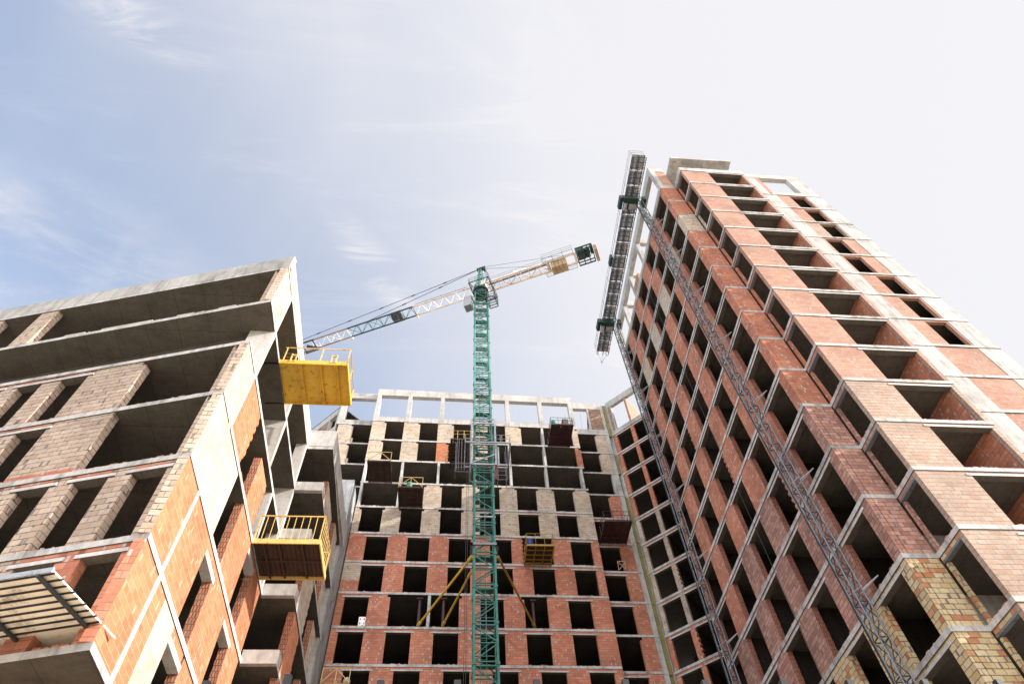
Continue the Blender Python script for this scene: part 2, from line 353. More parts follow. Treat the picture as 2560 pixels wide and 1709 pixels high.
# glare round the sun behind the tower, out of the picture
sdv = N(nt, 'ShaderNodeVectorMath', operation='DOT_PRODUCT'); nt.links.new(tc.outputs['Generated'], sdv.inputs[0]); sdv.inputs[1].default_value = sd
glare = ramp(nt, sdv.outputs['Value'], [(.90, g(0)), (.95, g(.25)), (1, g(1))], 'EASE')
gl = N(nt, 'ShaderNodeVectorMath', operation='SCALE'); gl.inputs[0].default_value = (26, 24.5, 23); nt.links.new(glare, gl.inputs['Scale'])
sy = N(nt, 'ShaderNodeMath', operation='MULTIPLY'); nt.links.new(sep.outputs[1], sy.inputs[0]); sy.inputs[1].default_value = -1
south_fill = ramp(nt, sy.outputs[0], [(.10, g(0)), (.55, g(1))], 'EASE')   # unseen glow added behind the camera as fill light
so2 = N(nt, 'ShaderNodeVectorMath', operation='SCALE'); so2.inputs[0].default_value = (3.9, 3.8, 3.8); nt.links.new(south_fill, so2.inputs['Scale'])
gl2 = N(nt, 'ShaderNodeVectorMath', operation='ADD'); nt.links.new(gl.outputs[0], gl2.inputs[0]); nt.links.new(so2.outputs[0], gl2.inputs[1]); gl = gl2
cl2 = N(nt, 'ShaderNodeVectorMath', operation='ADD'); nt.links.new(cl, cl2.inputs[0]); nt.links.new(gl.outputs[0], cl2.inputs[1]); cl = cl2.outputs[0]
nt.links.new(cl, bg.inputs[0]); bg.inputs[1].default_value = .15
scene.view_settings.view_transform = 'Standard'; scene.view_settings.look = 'None'; scene.view_settings.exposure = 1.2; scene.view_settings.gamma = 1

# ------------------------------------------------------------------ ground
m, nt2, b = new_mat('dusty_ground'); ge = N(nt2, 'ShaderNodeNewGeometry')
n1 = noise(nt2, ge.outputs['Position'], .15, 6, .65); n2 = noise(nt2, ge.outputs['Position'], 3, 6, .7)
c = ramp(nt2, n1, [(.3, (.38, .32, .25)), (.55, (.48, .41, .33)), (.75, (.54, .48, .40))])
c = mix(nt2, c, ramp(nt2, n2, [(.3, g(.75)), (.7, g(1.15))]), 1, 'MULTIPLY'); nt2.links.new(c, b.inputs['Base Color']); b.inputs['Roughness'].default_value = 1
mb = MB(); mb.face([(-600, -600, 0), (600, -600, 0), (600, 600, 0), (-600, 600, 0)])
gr = mb.build('ground', m); gr['kind'] = 'structure'

#==BUILDINGS==
# ================================================================== tower on the right
tower = thing('apartment_block', 'tall unfinished brick tower with a stepped corner and bare openings on the right', 'building', (24, 28, 0), 'unfinished brick blocks')
TZ = 52.93
FL = Face(17.06, 0, 0, 1, -1, 0)          # shaded long side, s = y
FA = Face(0, 19.15, 1, 0, 0, -1)          # front set back, s = x
FB = Face(0, 17.49, 1, 0, 0, -1)          # projecting bay front, s = x
FBS = Face(18.5, 0, 0, 1, -1, 0)          # projecting bay flank, s = y
FY = Face(17.40, 47.45, .7071, -.7071, -.7071, -.7071)   # slanted link wing
plan = [(17.04, 19.14), (18.48, 19.14), (18.48, 17.47), (24.12, 17.47), (24.12, 19.13), (31.77, 19.13), (31.77, 37.1), (17.04, 37.1)]
def zt(k): return TZ - H * k
WP = [(19.75, 21.8), (24.38, 26.3), (27.95, 30.0), (31.65, 33.7), (35.4, 36.8)]
WQ = [(19.75, 21.8), (23.58, 25.28), (27.1, 29.13), (30.8, 32.85), (34.5, 36.5)]
WK = {-1: WP, 0: WQ, 1: WQ, 2: WP, 3: WP, 4: WQ, 5: WQ, 6: WP, 7: WP, 8: WQ, 9: WQ, 10: WP, 11: WP, 12: WQ, 13: WQ, 14: WP, 15: WP, 16: WQ}
def lmat(k): return BEIGE if k == 1 else RED if k < 9 else PINK if k < 12 else YELLOW
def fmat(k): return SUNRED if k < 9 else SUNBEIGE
low = MB(); lowy = MB()
for k in range(-1, 18):
    slab(plan, zt(k) - .16, zt(k) + .05, tower)
    if k > 16: continue
    z0 = zt(k + 1) + .05; z1 = zt(k) - .16
    mat = lmat(k)
    # long shaded side
    e = [19.15] + [v for w in WK[k] for v in w] + [37.1]
    segs = [(e[i], e[i + 1]) for i in range(0, len(e), 2)]
    for i, (a, bb) in enumerate(segs):
        if bb - a < .05: continue
        mm = mat
        if k == 9 and i > 3: mm = RED
        if k == 12 and i > 3: mm = PINK
        if k <= 13: pier(FL, a, bb, z0, z1, mm, tower, d=-.02, tr=(1 if (k * 7 + i * 3) % 11 == 0 and i else 0), name='brick_pier', end=mm if i == 0 else None)
        else: FL.box(low, a, bb, z0, z1, -.3, -.02)
    if k <= 13:
        rubble(FL, 19.8, 36.8, z0, mat, tower, 40)
        for (a, bb) in WK[k]: lintel(FL, a, bb, z1, tower, brick=mat if k > 9 else RED, hh=.24)
    # stepped corner wall and the bay
    if k <= 13:
        o = pier(FA, 17.36, 18.44, z0, z1, mat, tower, d=.0, name='corner_wall')
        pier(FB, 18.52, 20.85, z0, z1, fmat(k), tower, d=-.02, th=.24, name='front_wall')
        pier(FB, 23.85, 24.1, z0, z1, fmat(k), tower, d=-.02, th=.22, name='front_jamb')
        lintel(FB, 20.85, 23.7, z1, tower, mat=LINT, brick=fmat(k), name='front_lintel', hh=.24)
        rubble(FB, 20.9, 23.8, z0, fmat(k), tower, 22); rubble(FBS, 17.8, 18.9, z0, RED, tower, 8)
        mb = MB(); FBS.box(mb, 17.74, 19.13, z1 - .26, z1 - .17, -.2, .0, 1); FBS.box(mb, 17.74, 19.13, z1 - .17, z1, -.2, -.02)
        FBS.box(mb, 18.99, 19.13, z0, z1 - .3, -.22, -.06)
        mb.build('flank_lintel', [mat if k > 0 else RED, MIDST], tower)
    else:
        FB.box(low, 18.52, 20.85, z0, z1, -.24, -.02); FA.box(low, 17.36, 18.44, z0, z1, -.3, -.02)
    # set-back front on the far right
    if k <= 12:
        for a_, b__ in ((24.15, 27.62), (30.32, 31.74)):
            mb = MB(); FA.box(mb, a_, b__, z0, z1, -.3, -.012); mb.build('shear_wall', PALEG, tower)
        if k < 7:
            w0, w1 = (27.85, 29.25) if k in (2, 3) else (28.76, 30.16)
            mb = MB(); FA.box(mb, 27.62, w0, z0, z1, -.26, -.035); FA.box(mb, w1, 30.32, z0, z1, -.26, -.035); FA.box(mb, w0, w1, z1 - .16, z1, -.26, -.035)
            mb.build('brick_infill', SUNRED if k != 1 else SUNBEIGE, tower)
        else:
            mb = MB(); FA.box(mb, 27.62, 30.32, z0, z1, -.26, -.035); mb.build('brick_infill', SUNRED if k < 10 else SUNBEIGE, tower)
low.build('lower_wall', YELLOW, tower)
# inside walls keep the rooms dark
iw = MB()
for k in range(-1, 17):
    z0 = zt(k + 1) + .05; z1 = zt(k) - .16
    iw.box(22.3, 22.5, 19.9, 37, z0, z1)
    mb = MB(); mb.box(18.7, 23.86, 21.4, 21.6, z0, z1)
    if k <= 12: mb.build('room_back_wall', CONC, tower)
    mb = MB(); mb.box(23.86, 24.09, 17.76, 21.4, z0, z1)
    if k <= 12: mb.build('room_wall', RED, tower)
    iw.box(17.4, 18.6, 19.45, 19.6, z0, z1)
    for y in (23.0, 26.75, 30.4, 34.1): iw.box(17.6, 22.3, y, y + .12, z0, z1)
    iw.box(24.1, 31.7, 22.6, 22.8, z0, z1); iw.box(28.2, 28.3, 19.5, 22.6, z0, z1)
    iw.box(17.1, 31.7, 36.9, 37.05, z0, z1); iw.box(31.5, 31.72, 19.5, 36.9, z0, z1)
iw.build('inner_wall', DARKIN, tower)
# roof frame
def crown(F, s_list, z0, zb, zt_, parent, w=.42, dep=.42):
    for s in s_list:
        mb = MB(); F.box(mb, s - w / 2, s + w / 2, z0, zb, -dep, 0); mb.build('roof_column', PALE, parent)
CB = 55.93 + .11
crown(FL, [19.36, 22.95, 26.7, 30.35, 33.9, 36.9], CB, 60.1, 61.2, tower)
mb = MB(); FL.box(mb, 19.15, 37.1, 60.1, 61.2, -.42, .004); mb.build('roof_beam', PALE, tower)
for y in (26.7, 30.35, 33.9):
    mb = MB(); mb.box(17.49, 21.5, y - .2, y + .2, 60.3, 61.15); mb.build('roof_cross_beam', PALE, tower)
mb = MB(); mb.box(17.49, 18.42, 19.154, 19.57, 60.1, 61.15); mb.box(17.49, 18.4, 19.16, 19.56, CB, 56.5); mb.build('roof_beam', PALE, tower)
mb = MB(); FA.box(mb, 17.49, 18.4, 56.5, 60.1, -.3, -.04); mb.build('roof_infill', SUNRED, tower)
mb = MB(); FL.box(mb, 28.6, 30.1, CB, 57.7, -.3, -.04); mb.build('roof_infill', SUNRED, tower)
mb = MB(); FL.box(mb, 19.58, 37.1, CB, 56.45, -.36, -.01); mb.build('roof_kerb', CONC, tower)
mb = MB(); FB.box(mb, 18.5, 24.12, CB, 56.56, -.3, .006); mb.box(18.49, 18.8, 17.8, 19.15, CB, 56.55); mb.build('bay_parapet', CONCL, tower)
mb = MB(); mb.box(18.42, 24.05, 17.46, 21.6, 59.05, 59.35); mb.box(18.8, 19.1, 21.0, 21.5, CB, 59.05); mb.box(23.3, 23.6, 21.0, 21.5, CB, 59.05); mb.box(18.9, 23.9, 20.9, 21.2, CB, 59.05)
mb.build('roof_canopy', CONC, tower)
mb = MB(); FA.box(mb, 24.1, 31.77, 60.15, 61.05, -.42, 0); mb.build('roof_beam', PALE, tower)
mb = MB(); FA.box(mb, 24.1, 27.1, CB, 60.15, -.4, -.008); FA.box(mb, 30.32, 31.76, CB, 60.15, -.42, -.008); FA.box(mb, 27.4, 30.32, CB, 56.55, -.4, -.004); mb.build('roof_shear_wall', PALEG, tower)
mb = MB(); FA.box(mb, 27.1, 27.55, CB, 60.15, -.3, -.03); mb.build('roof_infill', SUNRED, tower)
mb = MB(); mb.box(31.0, 31.6, 22, 22.5, CB, 60.1); mb.box(31.1, 31.5, 25, 25.5, CB, 60.1); mb.build('roof_column', CONC, tower)
# slanted link wing beside the joint (levels of the rear block)
SZ0 = 55.18
def sz(k): return SZ0 - H * k
for k in range(0, 19):
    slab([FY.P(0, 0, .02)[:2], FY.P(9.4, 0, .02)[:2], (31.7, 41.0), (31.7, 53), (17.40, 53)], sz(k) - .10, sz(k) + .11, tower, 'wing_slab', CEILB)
    if k > 17: continue
    z0 = sz(k + 1) + .11; z1 = sz(k) - .10
    m1 = RED if k < 4 or k >= 8 else BEIGE; m2 = RED if k < 4 or k >= 8 else GREYBEIGE
    if k <= 9:
        pier(FY, .02, .44, z0, z1, m1, tower, name='wing_pier'); pier(FY, 2.2, 2.63, z0, z1, m2, tower, name='wing_pier', tr=(1 if k in (6, 8) else 0)); pier(FY, 4.4, 9.3, z0, z1, m1, tower, name='wing_pier')
        lintel(FY, .5, 2.15, z1, tower, name='wing_lintel'); lintel(FY, 2.75, 4.35, z1, tower, name='wing_lintel')
    else:
        FY.box(lowy, .02, .44, z0, z1, -.3, -.02); FY.box(lowy, 2.2, 2.63, z0, z1, -.3, -.02); FY.box(lowy, 4.4, 9.3, z0, z1, -.3, -.02)
lowy.build('lower_wing_wall', RED, tower)
mb = MB(); mb.box(21.5, 31.7, 37.12, 40.95, 0, 55.2); mb.build('link_light_block', RED, tower)  # unseen infill added to stop sun leaking through behind the tower
mb = MB()
for k in range(0, 18):
    FY.box(mb, -.0, 9.3, sz(k + 1) + .11, sz(k) - .10, -4.6, -4.4)
    FY.box(mb, 2.35, 2.5, sz(k + 1) + .11, sz(k) - .10, -4.4, -.4)
mb.build('wing_inner_wall', DARKIN, tower)
mb = MB(); FY.box(mb, .0, 9.4, 59.75, 60.7, -.4, .0); mb.build('wing_roof_beam', CONC, tower)
mb = MB(); FY.box(mb, .0, .16, SZ0 + .11, 59.75, -.4, 0); FY.box(mb, .46, .6, SZ0 + .11, 59.75, -.4, -.03); FY.box(mb, .16, 9.4, SZ0 + .11, 55.75, -.4, -.012); mb.build('wing_roof_column', CONC, tower)
mb = MB(); FY.box(mb, .16, .46, 55.75, 59.75, -.3, -.03); mb.build('wing_roof_infill', OLD, tower)
mb = MB(); FY.box(mb, 2.35, 2.6, 55.75, 59.75, -2.6, -.05)
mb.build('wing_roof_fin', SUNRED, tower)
mb = MB(); FY.box(mb, -.46, -.02, 0, 60.4, -.3, .035); mb.build('joint_wall', CONC, tower)
# ================================================================== rear block
centre = thing('apartment_block', 'wide unfinished block at the back with rows of dark openings and an open roof frame', 'building', (2, 50, 0), 'unfinished brick blocks')
YC = 46.434; DY = .0184
FC = Face(0, YC, 1, DY, DY, -1)
FR = Face(0, YC + .65, 1, DY, DY, -1)     # parts set back left and right
P_ = [(-7.42, -5.53), (-3.83, -1.93), (-.23, 1.68), (3.38, 5.29), (6.99, 8.9), (10.62, 12.52)]
Q_ = [(-8.3, -6.38), (-4.72, -2.82), (-1.12, .8), (2.48, 4.41), (6.08, 7.99), (9.72, 11.62)]
COLS = [-8.7, -5.13, -1.57, 2.05, 5.63, 9.22, 12.85]
XL0, XR0 = -8.87, 13.2
open_ = {0: P_[:4] + [(6.99, 12.56)], 1: P_[:2] + [(-.77, 1.75), (3.35, 12.62)], 2: [(XL0, XR0)], 3: [(XL0, -2.82)] + Q_[2:], 4: Q_, 5: P_[:4] + [(6.22, 8.95), P_[5]], 6: P_, 7: [Q_[0], (-4.72, .8)] + Q_[3:], 8: Q_, 9: P_, 10: P_}
colon = {0: [9.33], 1: [2.05, 5.6, 9.28], 2: COLS, 3: [-8.7, -5.13], 5: [], 7: [-1.6]}
low = MB()
def ring(F, x0, x1, dep): return [F.P(x0, 0, .0)[:2], F.P(x1, 0, .0)[:2], F.P(x1, 0, -dep)[:2], F.P(x0, 0, -dep)[:2]]
def spoly():
    a = FC.P(XL0, 0, .015)[:2]; b_ = FC.P(XR0, 0, .015)[:2]
    return [FR.P(-12.7, 0, .015)[:2], FR.P(XL0, 0, .015)[:2], a, b_, FR.P(XR0, 0, .015)[:2], FR.P(16.93, 0, .015)[:2], FR.P(16.93, 0, -11)[:2], FR.P(-12.7, 0, -11)[:2]]
for k in range(0, 19):
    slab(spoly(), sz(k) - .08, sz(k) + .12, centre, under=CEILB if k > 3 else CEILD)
    if k > 17: continue
    z0 = sz(k + 1) + .12; z1 = sz(k) - .08
    ops = open_.get(k, Q_ if k % 4 in (3, 0) else P_)
    e = [XL0] + [v for w in ops for v in w] + [XR0]
    for i in range(0, len(e), 2):
        a, b_ = e[i], e[i + 1]
        if b_ - a < .05: continue
        m = BEIGE if k < 5 else RED
        if k == 1 and i == 4: m = ORANGE
        if k == 1 and i == len(e) - 2: m = RED
        if k > 10: FC.box(low, a, b_, z0, z1, -.3, -.02); continue
        t = 0
        if k < 5: t = 3 if k in (3, 4) else 2
        if k == 4 and a > 2: t = 0
        if k == 7 and i in (2, 4, 6): t = {2: 2, 4: 1, 6: 2}[i]
        if k == 6 and i == 0:
            pier(FC, a, b_, z0, z0 + 1.1, RED, centre); pier(FC, a, b_, z0 + 1.1, z1, BEIGE, centre); continue
        pier(FC, a, b_, z0, z1, m, centre, top=t if a > XL0 else (2 if t else 0), tr=1 if (k, i) in ((1, 4), (5, 8)) else 0)
    if 4 <= k <= 10:
        for w in ops:
            if w[1] - w[0] > 2.2 or (k == 4 and w[0] < 2) or (k == 7 and 5 < w[0] < 7): continue
            lintel(FC, w[0], w[1], z1, centre)
    if k <= 9:
        for w in ops: rubble(FC, w[0], w[1], z0, CREAM if k < 5 else SUNRED, centre, int((w[1] - w[0]) * 4))
    for s in colon.get(k, []):
        mb = MB(); FC.box(mb, s - .12, s + .12, z0, z1, -.75, -.01); mb.build('column', CONCL, centre)
    # set-back strip by the joint
    if k <= 9:
        if k == 2:
            mb = MB(); FR.box(mb, 16.15, 16.9, z0, z1, -.5, -.02); mb.build('column', CONCL, centre)
        else:
            mm = BEIGE if k < 2 else RED
            pier(FR, 15.28, 16.46, z0, z1, mm, centre, name='side_pier', top=1 if k in (0, 1, 3, 8) else 0)
            mb = MB(); FR.box(mb, 16.48, 16.92, z0, z1, -.4, -.01); mb.build('side_column', CONC, centre)
            if k >= 4 and k != 8: lintel(FR, 13.4, 15.2, z1, centre, name='side_lintel')
    # set-back strip on the left
    if k < 2:
        pier(FR, -12.5, -10.92, z0, z1, BEIGE, centre, name='left_pier', top=2)
        mb = MB(); FR.box(mb, -10.9, -10.72, z0, z0 + .8, -.45, -.1); mb.build('window_reveal', CREAM, centre)
low.build('lower_wall', RED, centre)
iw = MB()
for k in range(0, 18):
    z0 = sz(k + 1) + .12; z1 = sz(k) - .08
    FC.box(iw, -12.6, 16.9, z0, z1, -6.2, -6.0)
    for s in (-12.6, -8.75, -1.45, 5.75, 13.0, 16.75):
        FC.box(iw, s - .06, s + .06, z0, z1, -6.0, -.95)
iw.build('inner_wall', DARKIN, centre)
# open frame on the roof
zb0 = SZ0 + .12
for s in (-8.65, -5.22, -1.6, 2.03, 5.66, 9.4, 12.93):
    mb = MB(); FC.box(mb, s - .23, s + .23, zb0 + .0, 59.52, -.55, .012); mb.build('roof_column', PALE, centre)
mb = MB(); FC.box(mb, -8.9, 13.16, 59.52, 60.58, -.5, 0); mb.build('roof_beam', PALE, centre)
cs = [-8.65, -5.22, -1.6, 2.03, 5.66, 9.4, 12.93]
for a, b_ in zip(cs, cs[1:]):
    mb = MB(); FC.box(mb, a + .23, b_ - .23, zb0, 55.85, -.4, 0); mb.build('roof_kerb', PALE, centre)
mb = MB(); FR.box(mb, 13.19, 16.92, 59.5, 60.5, -.45, 0); mb.build('roof_beam', PALE, centre)
mb = MB(); FR.box(mb, 13.19, 16.92, zb0, 55.95, -.4, 0); mb.build('roof_kerb', PALE, centre)
mb = MB(); FR.box(mb, 15.0, 15.14, 55.95, 59.5, -.4, -.02); FR.box(mb, 16.6, 16.92, 55.95, 59.5, -.4, -.01); mb.build('roof_column', CONC, centre)
mb = MB(); FR.box(mb, 15.14, 16.6, 55.95, 59.5, -.28, -.03); mb.build('roof_infill', OLD, centre)
mb = MB(); FR.box(mb, -12.7, -8.9, 59.55, 60.45, -.45, 0); mb.build('roof_beam', CONC, centre)
mb = MB(); FR.box(mb, -12.7, -8.9, zb0, 55.85, -.4, 0); mb.build('roof_kerb', CONC, centre)
mb = MB(); FR.box(mb, -12.72, -12.1, zb0, 59.55, -.9, .01); mb.build('roof_column', PALE, centre)
# distant slanted wing on the far left
FW = Face(-12.8, 47.1, -.7071, .7071, -.7071, -.7071)
mb = MB(); FW.box(mb, 0, 6, 57.2, 58.2, -.4, 0); FW.box(mb, 0, 6, 54.3, 55.2, -.4, 0); FW.box(mb, 0, .3, 55.2, 57.2, -.4, -.01); FW.box(mb, 1.55, 1.7, 55.2, 57.2, -.4, -.01); FW.box(mb, 0, 6, 51.6, 54.3, -.4, -.02); mb.build('far_wing_frame', CONC, centre)
mb = MB(); FW.box(mb, 1.7, 2.9, 55.2, 57.2, -.28, -.03); mb.build('far_wing_infill', OLD, centre)
mb = MB(); FW.box(mb, .3, 6, 55.2, 57.2, -2.6, -2.4); FW.box(mb, 0, 6, 58.2, 58.35, -3, 0); mb.build('far_wing_back', DARKIN, centre)
# blind concrete core in the left corner
mb = MB(); mb.box(-12.6, -8.98, 44.0, 47.05, 0, 44.25); mb.build('core_wall', BLUEGREY, centre)
mb = MB()
for z in (30.5, 35.5, 40.5): mb.tube((-9.2, 43.97, z), (-9.0, 43.95, z - 1.6), .018)
mb.tube((-8.9, 44.6, 32.0), (-8.2, 44.1, 33.8), .02); mb.build('rebar', paint_mat('rusty_rebar', (.10, .06, .04)), centre)
# wool joint between the two blocks
for i, (a, b_) in enumerate(((54.9, 60.2), (49.2, 52.0), (40.4, 46.0), (28.0, 40.3), (1.0, 27.9))):
    mb = MB(); z = a
    while z < b_:
        q = min(b_, z + 1.2); e = rnd.uniform(-.02, .02)
        FR.box(mb, 16.96, 17.22 + e, z, q - .02, -.25, .03 + e); z = q
    mb.build('joint_insulation', WOOL, centre)
# ================================================================== nearer block on the left
left = thing('apartment_block', 'nearer unfinished block on the left with a sunlit orange and cream side and shaded front', 'building', (-12, 22, 0), 'unfinished brick blocks')
XL, YL = -7.73, 14.025
PHI, PSI = -1.3186, -.0213
FLF = Face(XL, YL, sin(PHI), cos(PHI), -cos(PHI) * 1, sin(PHI))      # shaded front
if FLF.n[1] > 0: FLF.n = (-FLF.n[0], -FLF.n[1])
FLR = Face(XL, YL, sin(PSI), cos(PSI), cos(PSI), -sin(PSI))          # sunlit side
FJ = Face(-6.6, 24.95, sin(PSI), cos(PSI), cos(PSI), -sin(PSI))      # projecting balconies' side
def lz(k): return 28.1 - H * k
LEND = 15.5
pj0 = FLR.P(10.93, 0, .012)[:2]
lpoly = [FLF.P(0, 0, .012)[:2], FLF.P(LEND, 0, .012)[:2], (-23.5, 33.4), FJ.P(8.45, 0)[:2], FJ.P(0, 0)[:2], pj0][::-1]
for k in range(0, 10):
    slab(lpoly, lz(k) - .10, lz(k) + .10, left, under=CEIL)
# parapet
mb = MB(); FLF.box(mb, 0, LEND, 28.2, 29.15, -.25, .02); mb.build('parapet', CONC, left)
mb = MB(); FLR.box(mb, .25, 10.93, 28.2, 29.05, -.25, .02); mb.build('parapet', PALE, left)
mb = MB(); mb.box(-8.05, -6.6, 24.93, 25.2, 28.2, 29.45); mb.box(-6.87, -6.61, 25.2, 33.3, 28.2, 29.45); mb.build('parapet', PALE, left)
def r(k): return lz(k + 1) + .10, lz(k) - .10
def zz(k): return r(k)
FM = GREYBEIGE
def fp(k, a, b_, m=FM, **kw): z0, z1 = zz(k); return pier(FLF, a, b_, z0, z1, m, left, name='front_pier', d=-.03, **kw)
def sp(k, a, b_, m, z0=None, z1=None, **kw):
    a0, a1 = zz(k); return pier(FLR, a, b_, z0 or a0, z1 or a1, m, left, name='side_wall', d=-.03, end=(RED if k == 5 else FM) if a == 0 else None, **kw)
def scol(k, a, b_): 
    z0, z1 = zz(k); mb = MB(); FLR.box(mb, a, b_, z0, z1, -.55, -.006); return mb.build('column', PALE, left)
# --- front face, top storey
fp(0, .32, .62, top=1); fp(0, 10.9, 11.75); fp(0, 13.6, 14.5)
for a, b_ in ((1.64, 2.4), (3.46, 4.22), (5.3, 7.55), (8.3, 9.2)):
    mb = MB(); z0, _ = zz(0); FLF.box(mb, a, b_, z0, z0 + .2, -.3, -.04); mb.build('brick_kerb', CREAM, left)
# storey 1: set back wall under the overhang
RB = Face(XL, YL + 1.47, sin(PHI), cos(PHI), FLF.n[0], FLF.n[1])
z0, z1 = zz(1)
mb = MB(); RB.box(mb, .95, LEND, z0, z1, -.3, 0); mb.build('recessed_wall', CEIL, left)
# storey 2
fp(2, .32, .62, top=1); fp(2, 3.95, 6.2, top=1); fp(2, 7.28, 8.04); fp(2, 9.02, 9.7); fp(2, 10.7, 11.5); fp(2, 12.6, 15.4)
lintel(FLF, 6.2, 9.0, zz(2)[1], left, name='front_lintel'); lintel(FLF, 9.7, 12.5, zz(2)[1], left, name='front_lintel')
# storey 3
fp(3, .32, .58, top=1); fp(3, 3.85, 6.1); fp(3, 7.2, 7.95); fp(3, 9.0, 9.7); fp(3, 10.7, 15.4)
lintel(FLF, 6.15, 9.0, zz(3)[1], left, name='front_lintel')
mb = MB(); z0, _ = zz(3); FLF.box(mb, 3.87, 6.08, z0, z0 + .22, -.2, -.024); mb.build('brick_course', RED, left)
# storey 4
for a, b_ in ((.32, .6), (1.7, 2.42), (3.52, 4.25), (5.3, 6.05), (7.1, 7.9), (9, 15.4)): fp(4, a, b_)
for a, b_ in ((.62, 1.7), (2.42, 3.52), (4.25, 5.3), (6.05, 7.1)): lintel(FLF, a, b_, zz(4)[1], left, name='front_lintel')
# storey 5
fp(5, .32, .58, m=RED); fp(5, 1.68, 2.36, m=RED); fp(5, 3.5, 4.25); fp(5, 5.3, 6); fp(5, 7.1, 15.4)
for a, b_ in ((.6, 1.66), (2.36, 3.48), (4.25, 5.3)): lintel(FLF, a, b_, zz(5)[1], left, name='front_lintel')
# --- sunlit side
sp(0, 0, 1.42, CREAM); scol(0, 1.42, 1.66); scol(0, 6.2, 6.45); scol(0, 10.6, 10.85)
z0, z1 = zz(1)
for y in (0, 4.9, 9.35):
    mb = MB(); s = 1.47 + y
    FLR.box(mb, s, s + .25, z0, z1, -1.0, -.006); mb.build('column', PALE, left)
scol(2, 1.42, 1.64); sp(2, 0, 1.42, CREAM); sp(2, 1.64, 3.6, ORANGE, z0=19.6, tr=1); sp(2, 1.64, 3.5, ORANGE, z1=19.6); sp(2, 5.35, 7.0, ORANGE, z1=21.5, tr=1); scol(2, 10.6, 10.85); scol(2, 7.9, 8.1)
scol(3, 1.32, 1.56); sp(3, 0, 1.32, CREAM); sp(3, 1.56, 3.78, CREAM); sp(3, 5.3, 7.55, ORANGE); sp(3, 9.0, 10.7, ORANGE, tr=0)
scol(4, 1.42, 1.62); sp(4, 0, 1.42, ORANGE); sp(4, 1.62, 3.8, ORANGE); sp(4, 5.2, 7.6, ORANGE); sp(4, 9.0, 10.7, ORANGE)
scol(5, 1.46, 1.68); sp(5, 0, 1.46, ORANGE); sp(5, 1.68, 2.5, ORANGE); sp(5, 2.5, 3.8, CREAM); sp(5, 5.4, 7.6, ORANGE); sp(5, 9.0, 10.7, ORANGE)
for k in (4, 5):
    for a, b_ in ((3.8, 5.25), (7.6, 9.0)):
        z0, z1 = zz(k); mb = MB(); FLR.box(mb, a - .02, b_ + .12, z1 - .52, z1 - .30, -.34, -.008); FLR.box(mb, a, b_, z1 - .30, z1, -.3, -.03, 1); mb.build('side_lintel', [PALE, ORANGE], left)
z0, z1 = zz(3); mb = MB(); FLR.box(mb, 7.55, 9.0, z1 - .45, z1 - .22, -.34, -.008); FLR.box(mb, 7.55, 9.0, z1 - .22, z1, -.3, -.03, 1); mb.build('side_lintel', [PALE, ORANGE], left)
# lowest storeys, mostly out of sight
for k in (6, 7, 8):
    z0, z1 = zz(k)
    mb = MB()
    if k > 6: FLF.box(mb, .3, LEND, z0, z1, -.3, -.03); FLR.box(mb, 0, 10.7, z0, z1, -.3, -.03)
    else: RB.box(mb, .95, LEND, z0, z1, -.3, 0); FLR.box(mb, 1.5, 3.8, z0, z1, -.3, -.03); FLR.box(mb, 5.3, 7.6, z0, z1, -.3, -.03)
    mb.build('lower_wall', ORANGE if k == 6 else CREAM, left)
# --- balcony stack at the back
for k in range(1, 8):
    mb = MB(); z = lz(k)
    mb.box(-8.0, -6.6, 24.93, 25.15, z - .102, z + .46)
    mb.box(-6.8, -6.598, 25.15, 25.6, z + .1, z + .46)
    mb.build('balcony_upstand', PALE, left)
def jp(k, a, b_, m, z0=None, z1=None, **kw):
    a0, a1 = zz(k); return pier(FJ, a, b_, z0 or a0, z1 or a1, m, left, name='balcony_side_wall', d=-.02, **kw)
jp(0, 1.0, 3.9, BEIGE, z1=26.6, tr=1); jp(0, 5.2, 6.6, BEIGE, z1=27.4)
jp(1, 5.3, 6.4, BEIGE, z1=24.0)
jp(2, .95, 3.4, BEIGE, tr=1); jp(2, 5.3, 6.7, BEIGE, z1=21.3); 
jp(3, 1.0, 2.9, ORANGE, z1=18.9, tr=1); jp(3, 5.3, 6.7, BEIGE, z1=18.3); jp(4, 1.0, 3.4, ORANGE, tr=1); jp(5, 1.0, 3.4, ORANGE)
for k in range(0, 6):
    z0, z1 = zz(k); mb = MB(); FJ.box(mb, 7.9, 8.4, z0, z1, -.4, -.02); mb.build('balcony_column', CONC, left)
for k, m in ((0, CREAM), (2, SUNRED), (3, SUNRED), (4, SUNRED), (5, RED)): rubble(FLF, .1, 9.5, zz(k)[0], m, left, 70)
for k, m in ((2, ORANGE), (3, ORANGE), (4, ORANGE)): rubble(FLR, 3.8, 10.6, zz(k)[0], m, left, 22)
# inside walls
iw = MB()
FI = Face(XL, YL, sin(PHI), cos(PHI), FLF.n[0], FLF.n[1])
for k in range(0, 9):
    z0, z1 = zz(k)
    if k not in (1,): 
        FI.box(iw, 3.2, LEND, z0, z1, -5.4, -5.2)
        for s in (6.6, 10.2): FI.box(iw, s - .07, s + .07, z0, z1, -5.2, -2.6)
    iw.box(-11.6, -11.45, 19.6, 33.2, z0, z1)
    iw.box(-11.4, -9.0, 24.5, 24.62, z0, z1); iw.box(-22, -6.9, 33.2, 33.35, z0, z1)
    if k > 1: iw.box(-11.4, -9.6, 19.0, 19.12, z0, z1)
iw.build('inner_wall', DARKIN, left)
